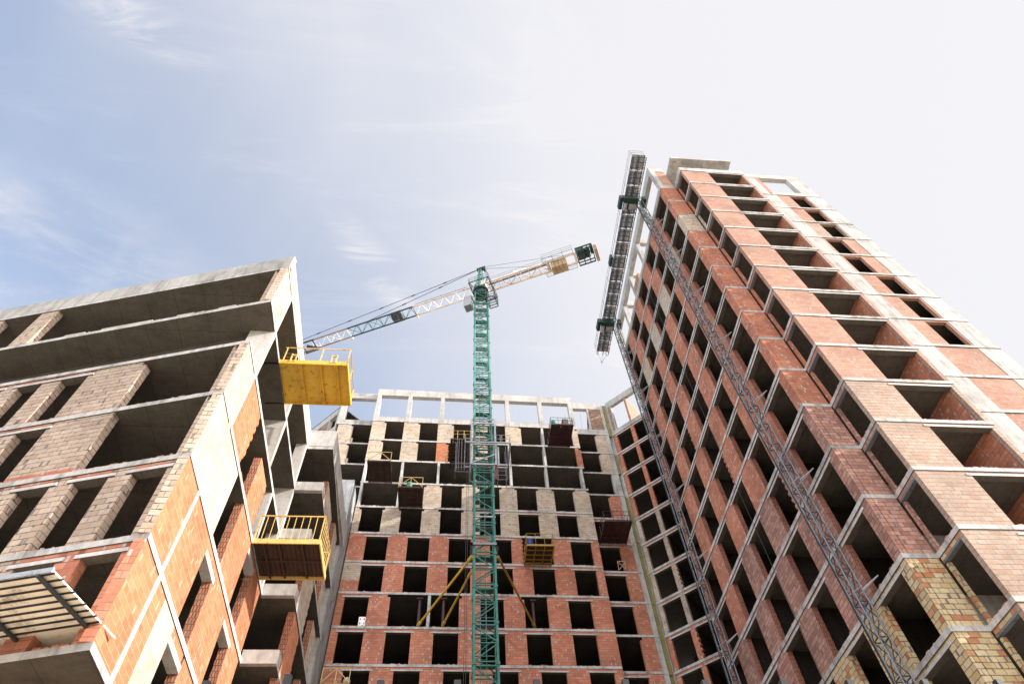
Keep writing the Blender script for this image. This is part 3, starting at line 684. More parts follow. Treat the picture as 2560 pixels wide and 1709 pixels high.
# ================================================================== tower crane
CX, CY = 2.47, 40.3
MW = .86
crane = thing('tower_crane', 'green tower crane with a cream jib standing in the courtyard', 'crane', (CX, CY, 0))
JD = Vector((-.9163, .4005, 0)).normalized()       # jib direction
JN = Vector((-JD.y, JD.x, 0))
def jp_(a, n, z): return (CX + JD.x * a + JN.x * n, CY + .25 + JD.y * a + JN.y * n, z)
SH = 2.8
def section_mb(z0, z1):
    mb = MB(); c = [(CX - MW + .09, CY - MW + .09), (CX + MW - .09, CY - MW + .09), (CX + MW - .09, CY + MW - .09), (CX - MW + .09, CY + MW - .09)]
    for x, y in c: mb.box(x - .075, x + .075, y - .075, y + .075, z0 + .02, z1 - .02)
    for x, y in c:
        mb.box(x - .12, x + .12, y - .12, y + .12, z0 + .005, z0 + .1); mb.box(x - .12, x + .12, y - .12, y + .12, z1 - .1, z1 - .005)
    zm = (z0 + z1) / 2
    for i in range(4):
        a, b = c[i], c[(i + 1) % 4]
        mb.bar((*a, z0 + .14), (*b, z0 + .14), .075); mb.bar((*a, zm), (*b, zm), .06); mb.bar((*a, z1 - .14), (*b, z1 - .14), .075)
        if i % 2 == 0: mb.bar((*a, z1 - .2), (*b, zm + .06), .065); mb.bar((*b, zm - .06), (*a, z0 + .2), .065)
        else: mb.bar((*b, z1 - .2), (*a, zm + .06), .065); mb.bar((*a, zm - .06), (*b, z0 + .2), .065)
    return mb
def ladder_mb(z0, z1):
    mb = MB(); x, y = CX - .1, CY + .15
    for s in (-.2, .2): mb.bar((x + s, y, z0), (x + s, y, z1), .045)
    z = z0 + .15
    while z < z1: mb.tube((x - .2, y, z), (x + .2, y, z), .014, 5); z += .33
    mb.bar((CX - .75, CY + .5, z0 + .5), (CX + .7, CY + .5, z0 + .5), .5, .03)
    return mb
nsec = 25; ztop = 72.0
for i in range(nsec):
    z1 = ztop - SH * i; z0 = z1 - SH
    if z0 < -.5: break
    z0 = max(z0, 0)
    o = section_mb(z0, z1).build('mast_section', GREENL if 3 <= i <= 8 else GREEN, crane)  # lighter green paints sunlight onto the upper sections
    ladder_mb(z0, z1).build('ladder', GREEN if i % 3 else MIDST, o)
# slewing ring, platform, apex
mb = MB(); mb.tube((CX, CY, 72.3), (CX, CY, 73.5), .78, 20); mb.tube((CX, CY, 73.2), (CX, CY, 73.6), .98, 20)
for sx in (-1, 1):
    for sy in (-1, 1): mb.bar((CX + sx * .78, CY + sy * .78, 72.0), (CX + sx * .5, CY + sy * .5, 73.3), .14); mb.bar(jp_(sx * .7, sy * .7, 73.5), jp_(sx * .55, sy * .55, 75.2), .16)
mb.build('slewing_unit', DGREEN, crane)
mb = MB()
ring = [jp_(1.0, 1.75, 73.9), jp_(1.0, -1.6, 73.9), jp_(-1.6, -1.6, 73.9), jp_(-1.6, 1.75, 73.9)]
for i in range(4):
    a, b = Vector(ring[i]), Vector(ring[(i + 1) % 4]); mb.bar(a, b, .1); 
    for h in (.55, 1.1): mb.tube(a + Vector((0, 0, h)), b + Vector((0, 0, h)), .022, 5)
    for t in (0, .33, .66): p = a.lerp(b, t); mb.tube(p, p + Vector((0, 0, 1.1)), .022, 5)
    mb.bar(a, (CX, CY, 73.3), .07)
mb.build('service_platform', DKST, crane)
mb = MB()
for sx in (-.55, .55):
    for sy in (-.55, .55): mb.bar(jp_(sx, sy, 74.6), jp_(.05 + sx * .22, sy * .22, 80.0), .12)
for k in range(1, 6):
    z = 74.6 + 5.4 * k / 6; q = 1 - .78 * k / 6; q0 = 1 - .78 * (k - 1) / 6; z0 = z - .9
    P = [jp_(.55 * q * a, .55 * q * b_, z) for a, b_ in ((-1, -1), (1, -1), (1, 1), (-1, 1))]; P0 = [jp_(.55 * q0 * a, .55 * q0 * b_, z0) for a, b_ in ((-1, -1), (1, -1), (1, 1), (-1, 1))]
    for i in range(4): mb.bar(P[i], P[(i + 1) % 4], .06); mb.bar(P0[i], P[(i + 1) % 4], .055)
mb.build('apex_frame', GREENL, crane)
mb = MB(); mb.bar(jp_(.5, 0, 80.1), jp_(-.7, 0, 80.1), .5, .3); mb.tube(jp_(-.6, -.3, 79.6), jp_(-.6, .3, 79.6), .16, 10); mb.build('apex_head', DKST, crane)
mb = MB()
for s in (-.2, .2): mb.bar(jp_(-.9, s, 75), jp_(-.75, s, 79.4), .03)
for k in range(12): mb.bar(jp_(-.88, -.2, 75.3 + k * .35), jp_(-.88, .2, 75.3 + k * .35), .02)
mb.build('apex_ladder', MIDST, crane)
# jib: triangular truss, white roots, green middle
ZJ = 74.6
def jib_part(a0, a1, mats, name):
    mb = MB(); w = .68; ht = 1.35; n = max(1, round((a1 - a0) / 1.55)); st = (a1 - a0) / n
    for s in (-w, w): mb.bar(jp_(a0, s, ZJ), jp_(a1, s, ZJ), .14, mi=1)
    mb.bar(jp_(a0, 0, ZJ + ht), jp_(a1, 0, ZJ + ht), .15, mi=1)
    for k in range(n):
        a = a0 + k * st
        for s in (-w, w): mb.bar(jp_(a, s, ZJ), jp_(a + st / 2, 0, ZJ + ht), .065); mb.bar(jp_(a + st, s, ZJ), jp_(a + st / 2, 0, ZJ + ht), .065)
        mb.bar(jp_(a, -w, ZJ), jp_(a, w, ZJ), .055)
        mb.bar(jp_(a, -w if k % 2 else w, ZJ), jp_(a + st, w if k % 2 else -w, ZJ), .045)
    return mb.build(name, mats, crane)
jib_part(1.2, 9.2, [WHITEP, CREAMP], 'jib_section'); jib_part(9.2, 18.6, [GREEN, DGREEN], 'jib_section'); jib_part(18.6, 27.5, [WHITEP, RUSTCH], 'jib_section'); jib_part(27.5, 36.0, [WHITEP, RUSTCH], 'jib_section')
mb = MB(); mb.bar(jp_(1.6, .75, ZJ + .3), jp_(8.8, .75, ZJ + .3), .03, .12); mb.build('cable_tray', MIDST, crane)
mb = MB()
for a in (3.5, 5.6, 7.7): mb.bar(jp_(a, 0, ZJ + 1.4), jp_(a, 0, ZJ + 2.0), .05)
mb.build('jib_stanchion', DKST, crane)
# trolley units
mb = MB(); mb.bar(jp_(11.2, -.55, ZJ - .25), jp_(11.2, .55, ZJ - .25), .5, .3); mb.bar(jp_(12.0, -.45, ZJ + .3), jp_(12.0, .45, ZJ + .3), .8, .8); mb.bar(jp_(10.9, .68, ZJ), jp_(12.4, .68, ZJ), .2); mb.bar(jp_(10.9, -.68, ZJ), jp_(12.4, -.68, ZJ), .2)
mb.build('trolley_winch', DKST, crane)
mb = MB(); mb.bar(jp_(25.2, -.85, ZJ - .2), jp_(25.2, .85, ZJ - .2), .12); mb.bar(jp_(23.6, -.85, ZJ - .2), jp_(23.6, .85, ZJ - .2), .12)
for s in (-.82, .82): mb.bar(jp_(23.4, s, ZJ - .2), jp_(25.4, s, ZJ - .2), .14)
mb.bar(jp_(23.6, -.4, ZJ - .45), jp_(24.6, .3, ZJ - .45), .35, .25); mb.build('trolley', DKST, crane)
mb = MB(); mb.bar(jp_(25.5, 0, ZJ - .45), jp_(26.8, 0, ZJ - .45), 1.5, .1); mb.build('trolley_basket', MIDST, crane)
mb = MB()
for a in (9.2, 18.6): mb.bar(jp_(a, -.7, ZJ - .1), jp_(a, -1.05, ZJ - .1), .3, .22)
mb.build('jib_lamp', WHITEP, crane)
# pendant lines
mb = MB()
for (a, z, a1, n1) in ((.55, 80.15, 16.2, 0), (.55, 80.25, 33.0, 0)):
    A = Vector(jp_(a, 0, z)); B = Vector(jp_(a1, n1, ZJ + 1.45)); mb.tube(A, B, .042, 6)
    n = int((B - A).length / 4.6)
    for k in range(1, n): p = A.lerp(B, k / n); d = (B - A).normalized() * .28; mb.tube(p - d, p + d, .085, 6)
mb.build('pendant_bar', DKST, crane)
mb = MB()
for s in (-.5, .5): mb.tube(jp_(-.7, s * .3, 80.1), jp_(-11.2, s * 1.4, ZJ + .5), .03, 6)
mb.build('rear_pendant', MIDST, crane)
# counter jib
mb = MB()
for s in (-.66, .66): mb.bar(jp_(-.9, s, ZJ), jp_(-12.9, s, ZJ), .17, .26)
for k in range(7):
    a = -1.2 - k * 1.35; mb.bar(jp_(a, -.66, ZJ), jp_(a, .66, ZJ), .10); mb.bar(jp_(a, .66 if k % 2 else -.66, ZJ), jp_(a - 1.35, -.66 if k % 2 else .66, ZJ), .09)
for a in (-9.1, -12.7): mb.bar(jp_(a, -.66, ZJ), jp_(a, .66, ZJ), .28, .3)
mb.bar(jp_(-.55, -.8, ZJ + .1), jp_(-.55, .8, ZJ + .1), .5, .9)
mb.build('counter_jib', CREAMP, crane)
mb = MB()
for s in (-1.05, 1.05):
    for h in (.5, 1.0): mb.tube(jp_(-1.2, s * .68, ZJ + h), jp_(-9, s * .68, ZJ + h), .018, 5)
    for k in range(6): mb.tube(jp_(-1.2 - k * 1.56, s * .68, ZJ), jp_(-1.2 - k * 1.56, s * .68, ZJ + 1.0), .018, 5)
    a0, a1 = (-8.6, -12.6)
    n0, n1 = (.82 * (1 if s > 0 else -1), 1.35 * (1 if s > 0 else -1))
    for n in (n0, n1): mb.bar(jp_(a0, n, ZJ), jp_(a1, n, ZJ), .05)
    for k in range(4): a = a0 + (a1 - a0) * k / 3; mb.bar(jp_(a, n0, ZJ), jp_(a, n1, ZJ), .05); mb.tube(jp_(a, n1, ZJ), jp_(a, n1, ZJ + 1.1), .02, 5)
    for h in (.55, 1.1): mb.tube(jp_(a0, n1, ZJ + h), jp_(a1, n1, ZJ + h), .02, 5)
mb.bar(jp_(-1.2, .2, ZJ + .1), jp_(-9, .35, ZJ + .1), .25, .03)
mb.build('counter_jib_walkway', MIDST, crane)
for k in range(4):
    mb = MB(); a = -9.75 - k * .50; mb.bar(jp_(a, -.55, ZJ - .55), jp_(a, .55, ZJ - .55), .46, 2.0); mb.build('ballast_block', BALLAST, crane)
mb = MB()
for s in (-1.25, 1.25): mb.bar(jp_(-12.9, s, ZJ), jp_(-15.0, s, ZJ), .12, .2)
for a in (-12.95, -13.7, -14.4, -15.0): mb.bar(jp_(a, -1.25, ZJ), jp_(a, 1.25, ZJ), .12)
mb.bar(jp_(-13.5, -.55, ZJ + .45), jp_(-13.5, .75, ZJ + .45), .95, .9); mb.tube(jp_(-14.3, -.6, ZJ + .5), jp_(-14.3, .6, ZJ + .5), .35, 12); mb.bar(jp_(-14.9, -.2, ZJ + .3), jp_(-14.9, .9, ZJ + .3), .4, .5)
for s in (-.8, .3, .9): mb.bar(jp_(-12.9, s, ZJ - .05), jp_(-15.0, s, ZJ - .05), .12)
mb.build('hoist_winch', DGREEN, crane)
mb = MB(); mb.bar(jp_(-15.35, -1.0, ZJ - .2), jp_(-15.35, .75, ZJ - .2), .38, 1.2); mb.build('end_ballast', BALLAST, crane)
mb = MB(); mb.bar(jp_(-4.7, .86, ZJ - .05), jp_(-6.4, .86, ZJ - .05), .05, .42); o = mb.build('name_plate', WHITEP, crane)
mb = MB()
for k in range(3): mb.bar(jp_(-5.4 - k * .16, .895, ZJ - .2), jp_(-5.46 - k * .16, .895, ZJ + .08), .02, .06)
mb.build('plate_mark', BLACKST, o)
# driver's cab and rear balcony
mb = MB(); cx0 = jp_(1.5, -.2, 0)
P0 = [jp_(.95, -.1, 0), jp_(.95, .9, 0), jp_(1.95, .9, 0), jp_(1.95, -.1, 0)]
mb.hexa([(x, y, 70.1) for x, y, _ in P0] + [(x, y, 72.3) for x, y, _ in P0]); cab = mb.build('driver_cab', GALV, crane)
mb = MB(); mb.bar(jp_(1.965, .0, 71.3), jp_(1.965, .8, 71.3), .03, 1.5); mb.bar(jp_(1.05, -.115, 71.3), jp_(1.85, -.115, 71.3), .03, 1.4); mb.bar(jp_(1.1, .4, 70.08), jp_(1.85, .4, 70.08), .8, .03); mb.build('cab_window', GLASS, cab)
mb = MB()
B = [jp_(-.95, -.7, 70.3), jp_(-2.0, -.7, 70.3), jp_(-2.0, .9, 70.3), jp_(-.95, .9, 70.3)]
for i in range(4):
    a, b = Vector(B[i]), Vector(B[(i + 1) % 4]); mb.bar(a, b, .09)
    for h in (.6, 1.2, 2.3): mb.bar(a + Vector((0, 0, h)), b + Vector((0, 0, h)), .05)
    mb.bar(a, a + Vector((0, 0, 2.3)), .06)
for t in (.25, .5, .75): mb.bar(Vector(B[0]).lerp(Vector(B[3]), t), Vector(B[1]).lerp(Vector(B[2]), t), .05)
mb.build('rear_balcony', DKST, crane)
# climbing cage round the mast
mb = MB(); E_ = 1.06
for x in (CX - E_, CX + E_):
    for y in (CY - E_, CY + E_): mb.bar((x, y, 41.7), (x, y, 47.6), .15)
for z in (41.75, 44.2, 47.0):
    for s in (-1, 1): mb.bar((CX - E_, CY + s * E_, z), (CX + E_, CY + s * E_, z), .12); mb.bar((CX + s * E_, CY - E_, z), (CX + s * E_, CY + E_, z), .12)
mb.bar((CX - E_, CY - E_, 41.9), (CX + E_, CY - E_, 43.0), .10); mb.bar((CX - E_, CY - E_, 46.7), (CX + E_, CY - E_, 47.7), .10)
mb.bar((CX + E_ + .22, CY - E_, 41.6), (CX + E_ + .22, CY - E_, 43.9), .13)
cage = mb.build('climbing_cage', GALV, crane)
mb = MB(); z = 44.0
for y in (CY - 1.5, CY + 1.5): mb.bar((CX - 1.6, y, z), (CX + 2.35, y, z), .12)
for x in (CX - 1.6, CX + 2.35): mb.bar((x, CY - 1.5, z), (x, CY + 1.5, z), .10)
for h in (.5, 1.0):
    mb.path([(CX - 1.6, CY - 1.5, z + h), (CX + 2.35, CY - 1.5, z + h), (CX + 2.35, CY + 1.5, z + h)], .022, 5); mb.path([(CX - 1.6, CY - 1.5, z + h), (CX - 1.6, CY + 1.5, z + h)], .022, 5)
for x in (-1.6, -.4, 1.45, 1.6, 2.35): mb.tube((CX + x, CY - 1.5, z), (CX + x, CY - 1.5, z + 1.0), .025, 5)
mb.build('cage_platform', GALV, cage)
for (x0, x1, zb) in ((CX - 2.4, CX - 1.15, 40.5), (CX + 1.15, CX + 1.9, 39.7)):
    mb = MB()
    for (x, y) in ((x0, CY - 1.4), (x1, CY - 1.4), (x0, CY - .5), (x1, CY - .5)): mb.tube((x, y, zb), (x, y, 44.0), .022, 5)
    for zz_ in (zb, zb + .5, zb + 1.0): mb.path([(x0, CY - .5, zz_), (x0, CY - 1.4, zz_), (x1, CY - 1.4, zz_), (x1, CY - .5, zz_)], .026, 5)
    if x0 < CX:
        for t in (.1, .25, .5, .75): mb.tube((x0 + t, CY - 1.3, zb + .3), (x0 + t, CY - 1.3, 44.6), .022, 5)
    mb.build('hanging_stage', MIDST, cage)
mb = MB(); mb.bar((CX + .95, CY - .7, 40.9), (CX + 1.1, CY - .7, 40.9), .4, 1.3); mb.build('hydraulic_pump', paint_mat('dark_red_paint', (.16, .02, .015)), cage)
# wall ties
mb = MB(); zc_ = 33.5
for s in (-1, 1): mb.bar((CX - 1.05, CY + s * .97, zc_), (CX + 1.05, CY + s * .97, zc_), .16, .2); mb.bar((CX + s * .97, CY - 1.05, zc_), (CX + s * .97, CY + 1.05, zc_), .16, .2)
mb.build('tie_collar', MIDST, crane)
for (a, b_) in (((CX - .95, CY - .95, 32.4), (-2.35, 46.6, 31.55)), ((CX - .95, CY + .9, 32.4), (-.44, 46.6, 31.55)), ((CX + .95, CY - .95, 32.4), (6.83, 46.75, 31.55))):
    mb = MB(); mb.tube(a, b_, .085, 10); d = (Vector(b_) - Vector(a)).normalized()
    mb.tube(Vector(a), Vector(a) + d * .5, .12, 8); mb.tube(Vector(b_) - d * .4, Vector(b_), .13, 8)
    o = mb.build('wall_tie', YEL if a[0] < CX else MUST, crane)
    mb = MB(); mb.tube((b_[0], b_[1] + .25, 31.2), (b_[0], b_[1] + .25, 34.0), .13, 9); mb.box(b_[0] - .25, b_[0] + .25, b_[1], b_[1] + .5, 33.9, 34.02); mb.build('anchor_post', MAROON, o)
mb = MB(); mb.bar((CX - .9, CY - .75, 36.3), (CX + .9, CY - .75, 36.3), .10); mb.build('tie_bar', GALV, crane)
mb = MB()
for x in (1.05, 1.18): mb.tube((x, CY - 1.2, 8), (x, CY - 1.2, 44), .018, 5)
mb.build('power_cable', BLACKST, crane)

# ================================================================== mast climbing platform on the tower
mc = thing('mast_climber', 'long grey mast climbing work platform high against the brick tower', 'work platform', (15.6, 28, 0))
DZ = 58.5; DX0, DX1, DY0, DY1 = 14.86, 16.12, 17.42, 39.0
nb = 15; st = (DY1 - DY0) / nb
for k in range(nb):
    y0 = DY0 + k * st; mb = MB()
    for x in (DX0 + .04, (DX0 + DX1) / 2, DX1 - .04):
        mb.bar((x, y0, DZ + .06), (x, y0 + st, DZ + .06), .05, mi=1); mb.bar((x, y0, DZ + .62), (x, y0 + st, DZ + .62), .045, mi=1)
        mb.bar((x, y0 + .05, DZ + .06), (x, y0 + st / 2, DZ + .62), .032, mi=1); mb.bar((x, y0 + st / 2, DZ + .62), (x, y0 + st - .05, DZ + .06), .032, mi=1)
    for t in (.02, .34, .67): mb.bar((DX0, y0 + st * t, DZ + .05), (DX1, y0 + st * t, DZ + .05), .05, mi=1)
    mb.bar((DX0, y0 + .1, DZ + .05), (DX1, y0 + st * .5, DZ + .05), .035, mi=1)
    for q in range(6):
        x0 = DX0 + .02 + q * (DX1 - DX0 - .04) / 6; mb.box(x0 + .012, x0 + (DX1 - DX0 - .04) / 6 - .012, y0 + .02, y0 + st - .03 - rnd.random() * .08, DZ + .66, DZ + .71)
    mb.build('deck_section', [DECKP, DKST], mc)
mb = MB()
for h in (.55, 1.1):
    mb.path([(DX1, DY0, DZ + .7 + h), (DX0 - .03, DY0, DZ + .7 + h), (DX0 - .03, DY1, DZ + .7 + h), (DX1, DY1, DZ + .7 + h)], .024, 5)
for k in range(nb + 1): mb.tube((DX0 - .03, DY0 + k * st, DZ + .1), (DX0 - .03, DY0 + k * st, DZ + 1.85), .024, 5)
mb.box(DX0 + .02, DX1 - .02, DY0 - .05, DY0 - .02, DZ + .62, DZ + .98)
mb.build('guard_rail', GALV, mc)
mb = MB()
for s in (-.5, 0, .5): mb.tube(((DX0 + DX1) / 2 + s, DY1, DZ + .3), ((DX0 + DX1) / 2, DY1 + 1.0, DZ - .15), .018, 5)
mb.tube(((DX0 + DX1) / 2, DY1 + .9, DZ + .3), ((DX0 + DX1) / 2, DY1 + 1.0, DZ - .5), .03, 5); mb.build('end_spur', MIDST, mc)
for y in (18.0, 19.6, 20.2, 24.4, 25.8, 26.2, 28.6, 28.9, 30.8, 32.6, 33.0, 36.9, 38.4):
    mb = MB(); a = rnd.uniform(.25, .5); mb.bar((DX1 - .02, y, DZ - .02), (DX1 - .5, y + a, DZ - .05), .05, .04)
    if rnd.random() < .6: mb.bar((DX1 - .5, y + a, DZ - .05), (DX1 - .05, y + a + .45, DZ - .03), .045, .035)
    mb.build('timber_bracket', TIMBER, mc)
MY = (21.4, 34.9)
for y in MY:
    x0, x1, y1 = 16.0, 16.42, y + .42
    n = 40; sh = 59.6 / n
    mb = MB()
    for (x, yy) in ((x0, y), (x1, y), (x1, y1), (x0, y1)): mb.tube((x, yy, 0), (x, yy, 60.3), .032, 6)
    mb.bar((x0 - .06, y1 + .03, 0), (x0 - .06, y1 + .03, 60.3), .04, .06, mi=1)
    for i in range(n):
        z = i * sh * 1.005; c = [(x0, y), (x1, y), (x1, y1), (x0, y1)]
        for j in range(4):
            a, b = c[j], c[(j + 1) % 4]; mb.bar((*a, z), (*b, z), .034, mi=1)
            mb.bar((*a, z), (*b, z + sh / 2), .027, mi=1); mb.bar((*b, z + sh / 2), (*a, z + sh), .027, mi=1)
    mast = mb.build('climber_mast', [MIDST, DKST], mc)
    for z in (53, 47, 41, 35, 29, 23, 17):
        mb = MB(); mb.tube((x1, y, z), (17.1, y - .42, z + .35), .028, 6); mb.tube((x1, y1, z), (17.1, y - .38, z + .35), .024, 6); mb.tube((x0, y1, z), (x1, y - .1, z + .1), .02, 5); mb.build('wall_anchor', GALV, mast)
    mb = MB(); mb.box(14.6, 15.95, y - .25, y + .15, DZ - .35, DZ + .35); mb.box(14.3, 14.62, y - .2, y + .95, DZ - .2, DZ + .45); mb.box(14.95, 15.95, y + .15, y + .9, DZ - .25, DZ + .0); mb.box(16.46, 16.75, y - .2, y + .55, DZ - .3, DZ + .5)
    d = mb.build('drive_unit', DGREEN, mc)
    mb = MB(); mb.tube((14.85, y + .25, DZ - .35), (14.85, y + .95, DZ - .35), .16, 10); mb.box(15.2, 15.9, y + .3, y + .85, DZ - .32, DZ - .26); mb.build('gear_motor', GALV, d)
mb = MB(); mb.box(14.55, 14.8, 27.6, 28.6, DZ + .4, DZ + 1.1); mb.build('control_box', DGREEN, mc)

# ================================================================== loading platforms
def platform(name_label, x0, x1, yo, yi, z, style, mats, rail=1.1, side_rails=True):
    """cantilever loading deck: yo = free end towards the courtyard, yi = end inside the building"""
    frame, ply, rl = mats
    t = thing('loading_platform', name_label, 'platform', ((x0 + x1) / 2, yo, z), 'loading platforms on the rear block')
    mb = MB()
    for x in (x0, x1): mb.bar((x, yo, z + .08), (x, yi + .9, z + .08), .09, .16)
    mb.bar((x0, yo, z + .08), (x1, yo, z + .08), .09, .16); mb.bar((x0, yi - .1, z + .08), (x1, yi - .1, z + .08), .07, .12)
    n = 3
    for k in range(1, n): x = x0 + (x1 - x0) * k / n; mb.bar((x, yo, z + .08), (x, yi, z + .08), .06, .12)
    for k in range(1, 4): y = yo + (yi - yo) * k / 4; mb.bar((x0, y, z + .06), (x1, y, z + .06), .05, .08)
    mb.build('deck_frame', frame, t)
    mb = MB(); nbd = 9
    for k in range(nbd): a = x0 + (x1 - x0) * k / nbd; mb.box(a + .008, a + (x1 - x0) / nbd - .008, yo + .02, yi + .6, z + .165, z + .2)
    mb.build('deck_board', ply, t)
    mb = MB(); zr = z + .2; w = .045 if style == 'truss' else .024
    T = mb.bar if style == 'truss' else (lambda a, b, w_: mb.tube(a, b, w_, 6))
    T((x0, yo, zr + rail), (x1, yo, zr + rail), w)
    for x in (x0, x1): T((x, yo, z), (x, yo, zr + rail), w)
    if style == 'truss':
        xm = (x0 + x1) / 2; T((xm, yo, z), (xm, yo, zr + rail), w); T((x0, yo, zr), (xm, yo, zr + rail), w); T((x1, yo, zr), (xm, yo, zr + rail), w)
    else:
        T((x0, yo, zr + rail * .55), (x1, yo, zr + rail * .55), w)
        for k in range(1, 3): x = x0 + (x1 - x0) * k / 3; T((x, yo, z), (x, yo, zr + rail), w)
    mb.build('end_rail', rl, t)
    for x in (x0, x1):
        mb = MB(); T((x, yo, zr + rail), (x, yi, zr + rail), w); T((x, yo, zr + rail * .5), (x, yi, zr + rail * .5), w)
        for k in range(1, 4): y = yo + (yi - yo) * k / 3; T((x, y, z), (x, y, zr + rail), w)
        if style == 'truss': T((x, yo, zr), (x, (yo + yi) / 2, zr + rail), w); T((x, yi, zr), (x, (yo + yi) / 2, zr + rail), w)
        mb.build('side_rail', rl, t)
    return t
platform('yellow railed platform under the second pale storey near the left end of the rear block', -8.08, -5.97, 43.5, 46.15, 46.12, 'truss', (BROWNPLY, BROWNPLY, YELL))
platform('yellow railed platform carrying a green drum one storey below its neighbour', -4.95, -2.83, 43.7, 46.25, 43.12, 'truss', (BROWNPLY, BROWNPLY, YELL))
platform('dark maroon platform under the roof frame carrying a green drum and brown cupboard', 9.78, 12.03, 43.55, 46.5, 52.12, 'tube', (MAROON, MAROON, MAROON), rail=.95)
platform('dark maroon platform beside the slanted joint with an empty deck', 13.48, 15.9, 44.25, 47.2, 40.12, 'tube', (MAROON, MAROON, MAROON), rail=1.0)
platform('mustard platform carrying a blue drum among the red brick piers', 6.3, 8.6, 43.95, 46.4, 37.12, 'tube', (MUST, BROWNPLY, MUST))
platform('weathered yellow platform at the lower left corner of the rear block', -8.35, -6.5, 43.7, 46.3, 25.3, 'truss', (MUST, BROWNPLY, YELL), rail=1.0)
platform('pale yellow railed platform half hidden beside the green mast', -.45, 1.45, 43.2, 46.3, 49.1, 'tube', (BROWNPLY, BROWNPLY, YELL))

# yellow steel platform on the left block
t = thing('loading_platform', 'bright yellow steel platform jutting out of the upper left block', 'platform', (-6.3, 18.2, 25.1), 'loading platforms on the left block')
z = 25.02; x0, x1, y0, y1 = -7.78, -4.9, 17.1, 19.4
mb = MB(); mb.box(x0 - .9, x1, y0 + .05, y1 - .05, z + .12, z + .16)
for (a, b_) in ((x0, x0 + .02), (-7.03, -6.83), (-6.15, -6.0), (-5.45, -5.3)): mb.box(a, b_, y0 + .02, y1 - .02, z + .02, z + .119)
mb.build('deck_plate', YEL, t)
mb = MB(); mb.box(x0 - .9, x1 + .02, y0, y0 + .06, z - .02, z + .24); mb.box(x0 - .9, x1 + .02, y1 - .06, y1, z - .02, z + .24); mb.box(x1, x1 + .05, y0, y1, z - .021, z + .241)
for a in (-7.0, -6.85, -6.13, -6.02, -5.43, -5.32): mb.box(a, a + .025, y0 + .06, y1 - .06, z - .02, z + .12)
mb.build('edge_channel', YEL, t)
mb = MB(); zr = z + 1.2
for y in (y0 + .03, y1 - .03):
    mb.bar((x0, y, zr), (x1, y, zr), .035); mb.tube((x0, y, z + .75), (x1, y, z + .75), .007, 4); mb.tube((x0, y, z + .48), (x1, y, z + .48), .007, 4)
    for x in (x1, -6.1, x0 + .1): mb.bar((x, y, z + .1), (x, y, zr), .04)
mb.bar((x1, y0, zr), (x1, y1, zr), .035); mb.bar((x1, (y0 + y1) / 2, z), (x1, (y0 + y1) / 2, zr), .035)
for h in (.35, .6, .85): mb.tube((x1, y0, z + h), (x1, y1, z + h), .007, 4)
mb.build('guard_rail', YELL, t)
for x in (-7.35, -5.6):
    mb = MB()
    for s in (0, .2): mb.bar((x + s, y0 - .01, z + .1), (x + s, y0 - .01, z + .68), .05)
    mb.bar((x, y0 - .01, z + .58), (x + .2, y0 - .01, z + .58), .05); mb.build('lifting_lug', YELL, t)
# railed platform lower on the left block
t = thing('loading_platform', 'pale yellow platform with barred railings over a brown plank deck on the left block', 'platform', (-6.5, 22.7, 19.1), 'loading platforms on the left block')
z = 19.0; x0, x1, y0, y1 = -7.85, -5.27, 21.55, 23.88
mb = MB(); mb.box(x0 - .8, x1, y0 + .04, y1 - .04, z + .13, z + .18)
for x in (x0 + .35, -6.9, -6.0): mb.box(x, x + .07, y0 + .05, y1 - .05, z + .01, z + .129)
mb.box(x0, x1, 22.72, 22.8, z + .03, z + .128); mb.build('plank_deck', BROWNPLY, t)
mb = MB()
for k in range(14): x = x0 + .1 + k * .18; mb.box(x, x + .02, y0 + .05, y1 - .05, z + .1, z + .13)
mb.build('plank_batten', paint_mat('dark_plank', (.045, .02, .012)), t)
mb = MB(); mb.box(x0 - .8, x1 + .03, y0, y0 + .05, z - .02, z + .2); mb.box(x0 - .8, x1 + .03, y1 - .05, y1, z - .02, z + .2); mb.box(x1, x1 + .05, y0 - .001, y1 + .001, z - .021, z + .201); mb.build('edge_channel', YELL, t)
mb = MB(); zr = z + 1.38
for y in (y0 + .03, y1 - .03):
    mb.bar((x0 - .05, y, zr), (x1, y, zr), .045); n = 10 if y < 22 else 8
    for k in range(n): x = x0 - .02 + (x1 - x0) * k / (n - 1); mb.bar((x, y, z), (x, y, zr), .045 if k in (0, n - 1) else .024)
mb.bar((x1, y0, zr), (x1, y1, zr), .045)
for k in range(1, 8): y = y0 + (y1 - y0) * k / 8; mb.bar((x1, y, z), (x1, y, zr), .024)
mb.build('bar_railing', YELL, t)
# pale sheet platform at lower left
def lf(a, d, z): return FLF.P(a, z, d)
t = thing('loading_platform', 'pale sheet platform on dark joists at the lower left edge', 'platform', lf(2, 1, 10.5), 'loading platforms on the left block')
mb = MB(); FLF.box(mb, .05, 4.6, 10.62, 10.66, -.6, 1.95); mb.build('sheet_deck', SHEET, t)
mb = MB()
for k in range(9):
    d = .12 + k * .22; mb.bar(lf(.03 - (.06 if k % 2 else 0), d, 10.60), lf(4.6, d, 10.60), .032, .035)
mb.build('joist', BLACKST, t)
mb = MB()
for a in (.32, 2.05, 3.8): mb.bar(lf(a, -.5, 10.545), lf(a, 1.97, 10.545), .07, .07)
mb.build('bearer', DKST, t)
mb = MB(); mb.bar(lf(.02, 1.97, 10.62), lf(4.6, 1.97, 10.62), .04, .12); mb.build('edge_trim', GALV, t)

